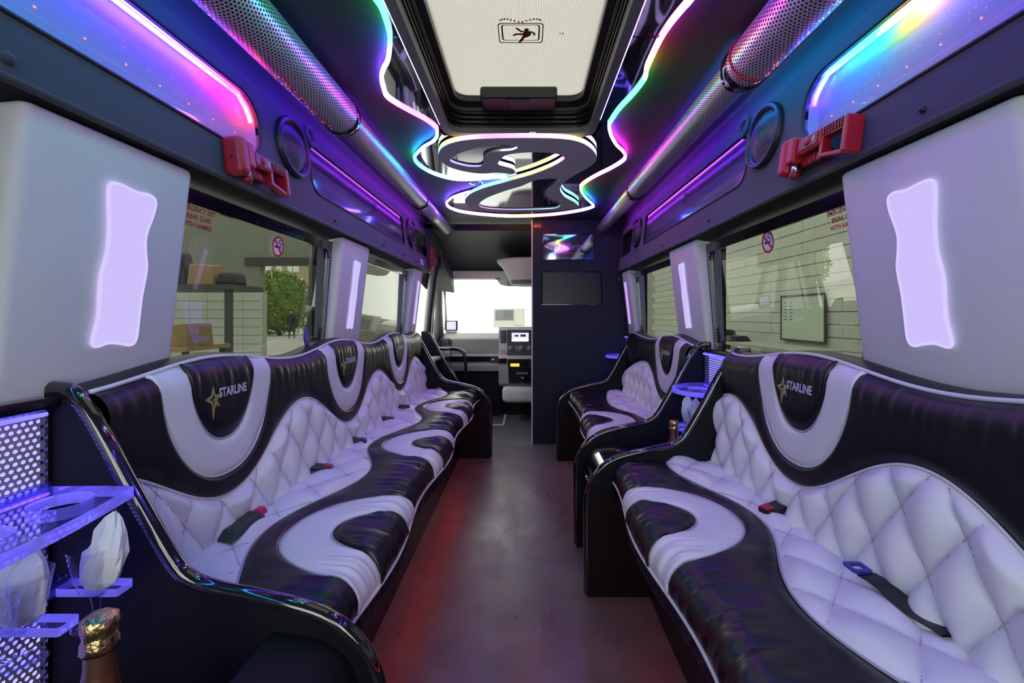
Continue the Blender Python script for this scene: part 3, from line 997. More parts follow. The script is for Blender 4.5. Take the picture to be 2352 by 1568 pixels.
def z3(c, z=zl):
    return [(x, y, z) for x, y in c]


led_tube('light_strip', z3(cML), .0075, [(0, CYAN), (.38, GREEN), (.50, GREEN), (.57, CYAN), (.64, LILAC), (.76, LILAC), (.84, MAGENTA), (1, MAGENTA)], mt)
led_tube('light_strip', z3(cMLF), .0075, [(0, BLUE), (.25, CYAN), (.36, GREEN), (.5, CYAN), (.7, BLUE), (1, LILAC)], mt)
led_tube('light_strip', z3(cMF), .0075, [(0, CYAN), (.1, LILAC), (.28, BLUE), (.34, PINK), (.40, YELLOW), (.45, REDC), (.52, LILAC), (.60, BLUE), (.70, GREEN), (.73, YELLOW), (.78, REDC), (.84, LILAC), (.9, MAGENTA), (1, BLUE)], mt)
led_tube('light_strip', z3(cMR), .0075, [(0, CYAN), (.05, GREEN), (.26, GREEN), (.31, YELLOW), (.37, REDC), (.44, MAGENTA), (.55, LILAC), (1, BLUE)], mt)
led_tube('light_strip', [(hxl, .5, zl), (hxl, 1.9, zl), (hxl + .012, 1.96, zl)], .0022, [(0, GREEN), (.6, CYAN), (.8, MAGENTA), (1, LILAC)], mt)
led_tube('light_strip', [(hxr, .5, zl), (hxr, 1.85, zl), (hxr - .008, 1.90, zl)], .0022, [(0, MAGENTA), (.5, PINK), (.7, GREEN), (1, BLUE)], mt)

cO = catmull(OO, True, 5)
cH1, cH3 = catmull(H1, True, 4), catmull(H3, True, 4)
orn = thing('ceiling_ornament', 'grey padded figure-two shaped ceiling ornament with glowing edge', 'ornament', (0, 0, 0))
ZO0, ZO1 = 1.873, 1.897
plate('padded_face', cO, 'padded_grey', orn, [list(reversed(cH1)), list(reversed(cH3))], .003, ((0, 0, ZO0), (1, 0, 0), (0, 1, 0), (0, 0, 1)))
n_ = len(cO)
vs = [(x, y, z) for z in (ZO0 + .0031, ZO1) for x, y in cO]
eo = mk('edge_light', vs, [(i, (i + 1) % n_, n_ + (i + 1) % n_, n_ + i) for i in range(n_)], 'led_soft', orn, True)
ca = eo.data.color_attributes.new('led', 'FLOAT_COLOR', 'POINT')
stp = [(0, WHITE), (.04, BLUE), (.12, LILAC), (.17, GREEN), (.21, YELLOW), (.24, MAGENTA), (.27, PINK), (.30, YELLOW), (.34, CYAN), (.40, PINK), (.46, CYAN), (.50, GREEN), (.56, BLUE), (.62, MAGENTA), (.66, CYAN), (.70, GREEN), (.74, YELLOW), (.77, MAGENTA), (.82, VIOLET), (.9, WHITE), (1, WHITE)]
buf = []
for z in range(2):
    for i in range(n_):
        c = lerp_stops(stp, i / n_)
        buf += [*[.18 + .82 * q for q in c], 1.]
ca.data.foreach_set('color', buf)
plate('backing_mirror', [(x, y) for x, y in cO], 'mirror', orn, (), .004, ((0, 0, ZO1 + .0005), (1, 0, 0), (0, 1, 0), (0, 0, 1)))
plate('inner_mirror', [(.0 + (x) * .985, y) for x, y in cH1], 'mirror_dark', orn, (), .003, ((0, 0, ZO0 + .012), (1, 0, 0), (0, 1, 0), (0, 0, 1)))
plate('inner_mirror', cH3, 'mirror_dark', orn, (), .003, ((0, 0, ZO0 + .010), (1, 0, 0), (0, 1, 0), (0, 0, 1)))

cs = thing('ceiling_speaker', 'small round ceiling vent beside the padded ornament', 'vent', (-.29, 2.80, 1.92))
lathe('bezel', [(.046, 0), (.046, -.006), (.036, -.010), (.033, -.004), (.033, 0)], 'chrome', cs, 24)
lathe('grille', [(.031, -.003), (.02, -.006), (.0001, -.006)], 'black_plastic', cs, 20)
for k in range(6):
    a = k * PI / 3
    box('vane', .014 * math.cos(a) - .003, .014 * math.cos(a) + .003, .014 * math.sin(a) - .003, .014 * math.sin(a) + .003, -.011, -.005, 'chrome', cs)

# ------------------------------------------------------------------ perforated ceiling tubes


def perf_rows(nu, nv, fn, hole=.34, stagger=True):
    """sheet of cells with an octagonal hole each; fn(u, v) -> point, u in cells around, v in cells along"""
    vs, fs = [], []
    for j in range(nv):
        sft = .5 if (stagger and j % 2) else 0.
        for i in range(nu):
            n0 = len(vs)
            for (a, b) in ((1, 1), (0, 1), (0, 0), (1, 0)):
                vs.append(fn(i + a + sft, j + b))
            for k in range(8):
                w = k * PI / 4
                vs.append(fn(i + .5 + sft + hole * math.cos(w), j + .5 + hole * math.sin(w)))
            h = n0 + 4
            c = n0
            fs += [(c, c + 1, h + 3, h + 2, h + 1), (c + 1, c + 2, h + 5, h + 4, h + 3), (c + 2, c + 3, h + 7, h + 6, h + 5), (c + 3, c, h + 1, h, h + 7)]
    return vs, fs


def light_tube(sg, rings, label):
    t = thing('ceiling_tube', label, 'tube', (sg * .672, 0, 1.842), 0, 'long tubes along the ceiling corners')
    y0 = .35
    rs = [.066, .052, .046]
    ends = rings + [3.95]
    for k in range(3):
        r, ya, yb = rs[k], (y0 if k == 0 else ends[k - 1]), ends[k]
        zc = 0.066 - r if k else 0.
        xc = 0.0
        if k < 2:
            pitch = .0098 if k == 0 else .0082
            nu = int(round(2 * PI * r / pitch))
            nv = int((yb - ya) / pitch)
            pv = (yb - ya) / nv
            vs, fs = perf_rows(nu, nv, lambda u, v: (xc + r * math.cos(2 * PI * u / nu), ya + v * pv, zc * .5 + r * math.sin(2 * PI * u / nu)), .33)
            sl = mk('perforated_sleeve', vs, fs, 'brushed_steel', t, True)
            sl['kind'] = 'stuff'
            vs, fs = tube_vf([(xc, ya, zc * .5), (xc, yb, zc * .5)], r - .006, 20)
            mk('core', vs, fs, 'dark_core', t, True)
        else:
            vs, fs = tube_vf([(xc, ya, zc * .5), (xc, yb, zc * .5)], r, 28)
            mk('plain_sleeve', vs, fs, 'brushed_steel', t, True)
            vs, fs = tube_vf([(xc, yb - .006, zc * .5), (xc, yb + .004, zc * .5)], r + .003, 28)
            mk('end_cap', vs, fs, 'dark_rubber', t, True)
    for k in range(2):
        y = ends[k]
        r = rs[k] + .003
        lathe('collar', [(r - .01, -.02), (r, -.018), (r, .012), (r - .012, .020), (rs[k + 1] + .001, .03), (rs[k + 1] + .001, .05)], 'black_gloss', t, 32, ((0, y, .0), (1, 0, 0), (0, 0, 1), (0, 1, 0)))
    # small red diodes glimmering through the lower holes
    vs, fs = [], []
    for k in range(70):
        y = y0 + .6 + random.random() * (ends[0] - y0 - .62)
        a = -PI / 2 + (random.uniform(.15, .75) if sg > 0 else -random.uniform(.15, .75))
        c = Vector((math.cos(a) * .0645, y, math.sin(a) * .0645))
        n0 = len(vs)
        q = .0016
        vs += [c + Vector(d) * q for d in ((1, 0, 0), (-1, 0, 0), (0, 1, 0), (0, -1, 0), (0, 0, 1), (0, 0, -1))]
        for f in ((0, 2, 4), (2, 1, 4), (1, 3, 4), (3, 0, 4), (2, 0, 5), (1, 2, 5), (3, 1, 5), (0, 3, 5)):
            fs.append(tuple(n0 + i for i in f))
    o = mk('red_diodes', vs, fs, 'led_red', t)
    o['kind'] = 'stuff'
    return t


light_tube(-1, [1.70, 2.96], 'perforated steel tube along the left ceiling corner')
rt = light_tube(1, [1.36, 2.71], 'perforated steel tube along the right ceiling corner')
led_tube('red_ring', [(.069 * math.cos(PI * .25 + PI * 1.3 * i / 24), 1.30 + .012 * math.sin(i / 24 * PI), .069 * math.sin(PI * .25 + PI * 1.3 * i / 24)) for i in range(25)], .003, [(0, (.25, .01, .02)), (1, (.25, .01, .02))], rt, 'red_plastic')

# strip lights hidden in the coves above the valance
for sg, side, stops in ((-1, 'left', [(0, CYAN), (.36, CYAN), (.46, BLUE), (.56, VIOLET), (.75, (.30, .03, .9)), (1, (.30, .03, .8))]), (1, 'right', [(0, VIOLET), (.36, BLUE), (.44, CYAN), (.52, CYAN), (.6, VIOLET), (.75, (.30, .03, .9)), (1, (.3, .02, .6))])):
    o = led_tube('cove_light', [(sg * .748, -.9 + i * .2, 1.877) for i in range(24)], .004, stops, None, 'led_cove')
    tag(o, 'thin coloured light strip in the %s cove above the valance' % side, 'light strip', 'cove light strips')

# ------------------------------------------------------------------ valance fittings
NL = {(-1, 0): 'long lit display pane in the left valance', (-1, 1): 'middle mirrored pane in the left valance', (-1, 2): 'small dark pane at the far left valance end',
      (1, 0): 'long lit display pane in the right valance', (1, 1): 'middle mirrored pane in the right valance', (1, 2): 'small dark pane at the far right valance end'}
for sg in (-1, 1):
    for k, q in enumerate(NICHE[sg]):
        t = thing('display_pane', NL[(sg, k)], 'display', (0, 0, 0), 0, 'display panes in the valance')
        ol = niche_outline(*q)
        O, U, V, N = vframe(sg)
        plate('pane', ol, 'valance_pane' if k == 0 else 'smoked_pane', t, (), 0.0, vframe(sg, 0, 0, -.003))
        pts = [O + U * a_ + V * b_ for a_, b_ in ol]
        tube('gasket', pts, .005, 'dark_rubber', t, 6, True)
        # box behind the pane
        dp = .045
        n_ = len(ol)
        vs = [O + U * a_ + V * b_ + N * d for d in (.0045, dp) for a_, b_ in ol]
        mk('niche_wall', vs, [(i, (i + 1) % n_, n_ + (i + 1) % n_, n_ + i) for i in range(n_)], 'niche_grey' if k < 2 else 'black_panel', t)
        plate('niche_back', ol, 'mirror_dark' if k == 2 else 'niche_grey', t, (), .003, (O + N * dp, U, V, N))
        if k == 0:
            ya, yb = .2, q[1] - .06
            top = [O + U * (ya + (yb - ya) * i / 30) + V * (q[3] - .008) + N * .022 for i in range(31)]
            top += [O + U * (q[1] - q[5] + (q[5] - .008) * math.sin(w_)) + V * (q[3] - q[5] + (q[5] - .008) * math.cos(w_)) + N * .022 for w_ in (.5, .8, 1.1, 1.4)]
            st_ = [(0, GREEN), (.3, CYAN), (.5, BLUE), (.65, LILAC), (.8, LILAC), (.9, MAGENTA), (1, REDC)] if sg < 0 else [(0, VIOLET), (.45, VIOLET), (.6, LILAC), (.70, YELLOW), (.75, GREEN), (.85, CYAN), (.95, BLUE), (1, VIOLET)]
            led_tube('light_strip', top, .005, st_, t, 'led_niche')
            # glowing red dots imitate the opposite tube's diodes mirrored in the pane
            for w_ in range(34):
                y = .35 + w_ * (yb - .35) / 33
                p = O + U * y + V * (.20 + .012 * ((w_ % 3) - 1)) + N * (dp - .001)
                if w_ % 3 == 0:
                    mk('red_diode', [p + Vector((0, d1, d2)) for d1, d2 in ((-.0022, 0), (0, -.0022), (.0022, 0), (0, .0022))], [(0, 1, 2, 3)], 'led_red', t)

# loudspeakers: ring, domed hex grille, cone
SPK = None


def grille_mesh():
    R = .080
    p = .0108
    vs, fs = [], []

    def dome(x, y):
        r2 = (x * x + y * y) / (R * R)
        return (x, y, -.026 * (1 - min(1, r2)) - .010)
    for j in range(-9, 10):
        for i in range(-9, 10):
            cx, cy = (i + (.5 if j % 2 else 0)) * p, j * p * .866
            if math.hypot(cx, cy) > R - .003:
                continue
            n0 = len(vs)
            for k in range(6):
                w = PI / 6 + k * PI / 3
                vs.append(dome(cx + p / math.sqrt(3) * math.cos(w), cy + p / math.sqrt(3) * math.sin(w)))
            for k in range(6):
                w = PI / 6 + k * PI / 3
                vs.append(dome(cx + .0040 * math.cos(w), cy + .0040 * math.sin(w)))
            for k in range(6):
                fs.append((n0 + k, n0 + (k + 1) % 6, n0 + 6 + (k + 1) % 6, n0 + 6 + k))
    return vs, fs


for sg, y, t0, lb in ((-1, 1.63, .230, 'round black loudspeaker with hex grille on the near left valance'), (1, 1.53, .232, 'round black loudspeaker with hex grille on the near right valance'),
                      (-1, 3.30, .225, 'round loudspeaker at the far end of the left valance'), (1, 3.27, .225, 'round loudspeaker at the far end of the right valance')):
    O, U, V, N = vframe(sg, y, t0)
    t = thing('loudspeaker', lb, 'speaker', (0, 0, 0), 0, 'valance loudspeakers')
    mtx = Matrix((U, V, N)).transposed().to_4x4()
    mtx.translation = O
    t.matrix_world = mtx @ Matrix.Scale(1.06, 4)
    if SPK is None:
        vs, fs = grille_mesh()
        g = mk('grille', vs, fs, 'black_plastic', t, True)
        g['kind'] = 'stuff'
        rg = lathe('surround', [(.100, 0), (.100, -.014), (.097, -.020), (.090, -.021), (.084, -.015), (.079, -.011), (.079, 0)], 'black_plastic', t, 48)
        cn = lathe('cone', [(.079, -.002), (.05, -.001), (.02, -.0005), (.0001, -.0005)], 'grey_plastic', t, 32)
        SPK = (g, rg, cn)
    else:
        for q in SPK:
            c = q.copy()
            COL.objects.link(c)
            c.parent = t
for sg, y, t0, lb in ((-1, 1.79, .335, 'small round tweeter next to the near left loudspeaker'), (1, 1.70, .335, 'small round tweeter next to the near right loudspeaker'),
                      (-1, 3.43, .32, 'small tweeter at the far end of the left valance'), (1, 3.40, .32, 'small tweeter at the far end of the right valance')):
    O, U, V, N = vframe(sg, y, t0)
    t = thing('tweeter', lb, 'speaker', (0, 0, 0), 0, 'valance tweeters')
    mtx = Matrix((U, V, N)).transposed().to_4x4()
    mtx.translation = O
    t.matrix_world = mtx
    lathe('bezel', [(.043, .004), (.043, -.006), (.040, -.010), (.026, -.010), (.023, -.006), (.018, .010), (.012, .012), (.0001, .012)], 'suede_charcoal', t, 28)
    lathe('dome', [(.012, .0118), (.009, .008), (.004, .006), (.0001, .0055)], 'black_gloss', t, 16)
    for w in (0, 2.1, 4.2):
        box('screw', .034 * math.cos(w) - .002, .034 * math.cos(w) + .002, .034 * math.sin(w) - .002, .034 * math.sin(w) + .002, -.012, -.009, 'dark_rubber', t)


# emergency hammers
def hammer(sg, y, t0, tilt, lb, flip=1):
    O, U, V, N = vframe(sg, y, t0)
    t = thing('emergency_hammer', lb, 'hammer', (0, 0, 0), 0, 'red emergency hammers')
    mtx = (Matrix((U * flip, V, N * 1)).transposed()).to_4x4()
    mtx.translation = O
    t.matrix_world = mtx @ Matrix.Rotation(tilt, 4, 'Z')
    # local: x along handle, y up, -z out of the valance
    bm = bmesh.new()
    bbox(bm, -.135, -.092, -.052, .052, -.058, -.002, .014, 3)
    bm_obj('bracket', bm, 'red_plastic', t)
    box('bracket_hole', -.1365, -.134, -.012, -.004, -.034, -.026, 'black_print', t)
    box('head', -.098, -.062, -.026, .046, -.056, -.012, 'red_plastic', t, .007)
    lathe('steel_tip', [(.0001, .0), (.010, .0), (.010, .030), (.0001, .030)], 'chrome', t, 14, ((-.080, -.052, -.034), (1, 0, 0), (0, 0, 1), (0, 1, 0)))
    lathe('tip_guard', [(.0001, -.012), (.010, -.008), (.013, .002), (.013, .008), (.0001, .008)], 'red_dark', t, 14, ((-.080, -.058, -.034), (1, 0, 0), (0, 0, 1), (0, 1, 0)))
    bm = bmesh.new()
    bbox(bm, -.066, .040, -.010, .034, -.046, -.016, .006, 2)
    bm_obj('handle', bm, 'red_plastic', t)
    bp = box('label_plate', -.050, .030, -.003, .028, -.0485, -.0455, 'red_dark', t, .001)
    lathe('button', [(.011, 0), (.011, -.003), (.0001, -.004)], 'red_plastic', t, 18, ((-.012, .013, -.048), (1, 0, 0), (0, 1, 0), (0, 0, 1)))
    plate('sticker', circ(.016, .013, .005, 14, .009), 'dash_light', t, (), -.0012, ((0, 0, -.0486), (1, 0, 0), (0, 1, 0), (0, 0, 1)))
    ol = [(.034, .034), (.135, .030), (.137, -.052), (.126, -.058), (.034, -.040)]
    il = [(.046, .006), (.046, -.034), (.120, -.048), (.122, .004)]
    plate('loop_grip', ol, 'red_plastic', t, [il], .022, ((0, 0, -.042), (1, 0, 0), (0, 1, 0), (0, 0, 1)))
    for k in range(7):
        box('grip_rib', .046 + k * .011, .051 + k * .011, .008, .030, -.046, -.0415, 'red_dark', t, .001)
    box('base_rail', -.066, .036, -.038, -.012, -.026, -.003, 'red_dark', t, .003)
    for k in range(6):
        box('base_rib', -.058 + k * .010, -.054 + k * .010, -.036, -.014, -.029, -.0255, 'red_plastic', t)
    box('grip_tail', .121, .137, -.056, .030, -.046, -.004, 'red_plastic', t, .003)
    return t


hammer(-1, 1.361, .067, math.radians(2), 'red emergency hammer on the left valance below the loudspeaker')
hammer(1, 1.193, .070, math.radians(-2), 'red emergency hammer on the right valance below the loudspeaker', -1)
# right-hand hammer is mirrored: the bracket end faces the loudspeaker
fh = thing('wall_handset', 'dark red box fixed at the far end of the left valance', 'hammer', (-.79, 3.80, 1.50))
box('back_plate', -.02, .0, -.02, .05, -.04, .19, 'black_plastic', fh, .006)
box('red_body', 0, .03, -.01, .06, .0, .18, 'red_dark', fh, .006)
box('red_rim', .03, .034, .045, .06, .0, .18, 'red_plastic', fh)
sl_ = thing('valance_sticker', 'small white sticker with grey lines low on the far left valance', 'sticker', (0, 0, 0))
O, U, V, N = vframe(-1, 3.60, .052)
plate('paper', [(-.045, -.022), (.045, -.022), (.045, .022), (-.045, .022)], 'white_print', sl_, (), -.001, (O, U, V, N))
for k in range(2):
    plate('print_line', [(-.04, -.014 + k * .018), (.04, -.014 + k * .018), (.04, -.004 + k * .018), (-.04, -.004 + k * .018)], 'lilac_thread', sl_, (), -.0004, (O - N * .0011, U, V, N))


# ------------------------------------------------------------------ signs on the windows and partition
def no_smoking(name, label, O, U, V, N, r, m_ring='red_print'):
    t = thing(name, label, 'sign', O, 0, 'no smoking signs')
    z0 = Vector((0, 0, 0))
    plate('disc', circ(0, 0, r, 32), 'white_print', t, (), .0006, (z0, U, V, -N))
    plate('ring', circ(0, 0, r, 32), m_ring, t, [list(reversed(circ(0, 0, r * .80, 32)))], .0006, (-N * .0008, U, V, -N))
    plate('cigarette', [(-r * .55, -r * .14), (r * .15, -r * .14), (r * .15, r * .06), (-r * .55, r * .06)], 'black_print', t, (), .0005, (-N * .0007, U, V, -N))
    plate('ash_end', [(r * .2, -r * .14), (r * .5, -r * .14), (r * .5, r * .06), (r * .2, r * .06)], 'blue_plastic', t, (), .0005, (-N * .0007, U, V, -N))
    sm = catmull([(r * .45, r * .12), (r * .42, r * .32), (r * .15, r * .36), (r * .12, r * .55), (r * .3, r * .62)], False, 4)
    tube('smoke', [Vector(U) * a_ + Vector(V) * b_ - Vector(N) * .001 for a_, b_ in sm], r * .05, 'blue_plastic', t, 6)
    c = math.sqrt(.5)
    plate('slash', [(-r * .62, r * .48), (-r * .48, r * .62), (r * .62, -r * .48), (r * .48, -r * .62)], m_ring, t, (), .0006, (-N * .0013, U, V, -N))
    return t


VW = Vector((.08, 0, 1)).normalized()
zq = 1.1 + 172 * 1.62 / 1045


def gx(z):
    return .93 - .08 * (z - .90)


no_smoking('no_smoking_sign', 'round red no smoking sticker on the left window', Vector((-gx(1.352) + .006, 1.66, 1.352)), Vector((0, 1, 0)), VW, Vector((-1, 0, 0)), .038)
no_smoking('no_smoking_sign', 'round red no smoking sticker on the right window', Vector((gx(1.365) - .006, 1.635, 1.365)), Vector((0, -1, 0)), Vector((-.08, 0, 1)).normalized(), Vector((1, 0, 0)), .040)
for sg, y in ((-1, 1.255), (1, 1.244)):
    t = thing('exit_lettering', 'red emergency exit lettering on the %s window' % ('left' if sg < 0 else 'right'), 'sign', (sg * (gx(1.37) - .006), y, 1.37), 0, 'emergency lettering on the windows')
    U = Vector((0, 1, 0)) if sg < 0 else Vector((0, -1, 0))
    V = Vector((-sg * .08, 0, 1)).normalized()
    for k, tx in enumerate(('EMERGENCY EXIT', 'BREAK GLASS', 'WITH HAMMER')):
        lettering('text_line', tx, .0195, (V * (.020 - k * .0215), U, V, U), 'red_print', t, .85, bold=.0006)

sg_ = thing('mirror_sign', "small mirrored sign engraved Let's Party on the partition", 'sign', (.379, 3.893, 1.686))
box('mirror_plate', -.217, .217, -.006, .004, -.108, .108, 'sign_mirror', sg_, .002)
fr = (( -.03, -.0075, .005), (1, 0, 0), (0, 0, 1), (0, -1, 0))
lettering('script', "Let's Party", .075, fr, 'lilac_thread', sg_, .95, shear=.35, bold=-.0012)
lettering('small_text', 'PLATINUM LIMOUSINES', .021, ((.02, -.0075, -.092), (1, 0, 0), (0, 0, 1), (0, -1, 0)), 'lilac_thread', sg_, .95)
tube('line', [(-.13, -.0075, -.055), (.13, -.0075, -.047)], .0015, 'lilac_thread', sg_, 5)
led_tube('top_light', [(-.2, -.007, .108), (-.1, -.007, .108)], .003, [(0, REDC), (.4, YELLOW), (.6, GREEN), (1, CYAN)], sg_, 'led_soft')
tv = thing('television', 'switched-off flat television set into the partition', 'television', (.409, 3.905, 1.335))
box('screen', -.252, .252, -.001, .012, -.136, .136, 'tv_screen', tv, .003)
box('bezel', -.258, .258, .0, .014, -.142, -.137, 'black_gloss', tv)
box('bezel', -.258, .258, .0, .014, .137, .142, 'black_gloss', tv)
hk = thing('coat_hook', 'little metal hook at the partition corner', 'hook', (.80, 3.85, 1.43))
tube('hook', [(0, .04, 0), (0, 0, 0), (0, -.02, -.02), (0, -.015, -.035)], .004, 'chrome', hk)
hg = thing('hinge_plate', 'dark hinge plate at the top corner of the partition', 'hinge', (.10, 3.894, 1.88))
box('leaf', -.02, .05, -.004, .0, -.03, .01, 'hatch_frame', hg)
for k in range(4):
    box('screw', -.012 + k * .015, -.008 + k * .015, -.006, -.004, -.014, -.010, 'chrome', hg)

# ------------------------------------------------------------------ benches
PITCH = .83
PANEL = [(0.897, 0.963), (0.864, 0.961), (0.841, 0.954), (0.81, 0.917), (0.776, 0.859), (0.739, 0.788), (0.689, 0.7), (0.647, 0.63), (0.614, 0.6), (0.572, 0.584), (0.506, 0.571), (0.406, 0.548), (0.356, 0.528), (0.323, 0.505), (0.289, 0.467), (0.269, 0.426), (0.259, 0.38), (.258, .30)]
PC = catmull(PANEL, False, 3)


def end_panel(sg, y, parent, th=.028, bright=False):
    ol = [(x, z) for x, z in PC] + [(.258, 0.0), (.90, 0.0)]
    plate('end_panel', ol, 'black_panel', parent, (), th, ((0, y, 0), (sg, 0, 0), (0, 0, 1), (0, 1, 0)))
    tube('panel_edging', [(sg * x, y + th / 2, z) for x, z in PC + [(.258, .15), (.258, .012)]], .0155 if not bright else .015, 'edge_trim', parent, 10)


def cosw(u, c0, far=None):
    if far is not None and u > far:      # the wave runs out slowly towards the end panel
        return math.cos(PI + 2 * PI * (u - far) / (PITCH * 2.2))
    return math.cos(2 * PI * (u - c0) / PITCH)


def upath(c, w, tip, top, n=28, p=2.3, q=2.0):
    """points (u, v) of a U outline hanging from top(u)"""
    out = []
    for i in range(n + 1):
        t = math.sin(-PI / 2 + PI * i / n)
        u = c + w * t
        out.append((u, ucurve(u, c, w, tip, top, p, q)))
    return out


def ucurve(u, c, w, tip, top, p=2.3, q=2.0):
    t = abs(u - c) / w
    tp = top(u)
    if t >= 1:
        return tp
    return tp - (tp - tip) * (1 - t ** p) ** (1 / q)


def columns(y0, y1, cs, wo, wi, du):
    us = set()
    n = max(2, int((y1 - y0) / du))
    for i in range(n + 1):
        us.add(round(y0 + (y1 - y0) * i / n, 5))
    for c in cs:
        for w in (wo, wi):
            for i in range(31):
                u = c + w * math.sin(-PI / 2 + PI * i / 30)
                if y0 <= u <= y1:
                    us.add(round(u, 5))
    out = sorted(us)
    res = [out[0]]
    for u in out[1:]:
        if u - res[-1] > 4e-4:
            res.append(u)
    return res


def strip(name, us, lo, hi, surf, nv, m, parent, A=.006, extra=None):
    vs, fs = [], []
    for u in us:
        a, b = lo(u), hi(u)
        w = max(0., b - a)
        for j in range(nv + 1):
            s = j / nv
            v = a + w * s
            e = 1 - abs(2 * s - 1) ** 6
            d = A * min(1., w / .05) * e
            if extra:
                d += extra(u, v) * min(1., min(s, 1 - s) * w / .028)
            p, n = surf(u, v)
            vs.append(p + n * d)
    r = nv + 1
    for i in range(len(us) - 1):
        for j in range(nv):
            fs.append((i * r + j, i * r + j + 1, (i + 1) * r + j + 1, (i + 1) * r + j))
    o = mk(name, vs, fs, m, parent, True)
    bm = bmesh.new()
    bm.from_mesh(o.data)
    bmesh.ops.remove_doubles(bm, verts=bm.verts, dist=1e-5)
    bmesh.ops.recalc_face_normals(bm, faces=bm.faces)
    bm.to_mesh(o.data)
    bm.free()
    o.data.polygons.foreach_set('use_smooth', [True] * len(o.data.polygons))
    return o


def quilt(pw, ph, A, ph0=0.):
    def f(u, v):
        a = u / pw + v / ph + ph0
        b = u / pw - v / ph + ph0
        return A * (abs(math.sin(PI * a)) * abs(math.sin(PI * b))) ** .6
    return f


def seams(name, y0, y1, lo, hi, surf, pw, ph, ph0, A, parent):
    """grey cords along the seams; their tone paints the shadow lines of the creases"""
    vs, fs = [], []
    for sgn in (1, -1):
        n0, n1 = int(math.floor(y0 / pw + ph0 - 4)), int(math.ceil(y1 / pw + ph0 + 4))
        for n in range(n0, n1 + 1):
            run = []
            for k in range(0, 121):
                v = -.02 + k * .0085
                if v > .99:
                    break
                u = (n - ph0 - sgn * v / ph) * pw
                ok = y0 + .004 < u < y1 - .004 and lo(u) + .004 < v < hi(u) - .004
                if ok:
                    w = hi(u) - lo(u)
                    s = (v - lo(u)) / w
                    p, nn = surf(u, v)
                    run.append(p + nn * (A * min(1., w / .05) * (1 - abs(2 * s - 1) ** 6) + .0014))
                if (not ok or k == 120 or v > .98) and run:
                    if len(run) > 2:
                        a_, b_ = tube_vf(run, .0017, 5)
                        q = len(vs)
                        vs += a_
                        fs += [tuple(i + q for i in f) for f in b_]
                    run = []
    o = mk(name, vs, fs, 'seam_shade', parent, True)
    o['kind'] = 'stuff'
    return o


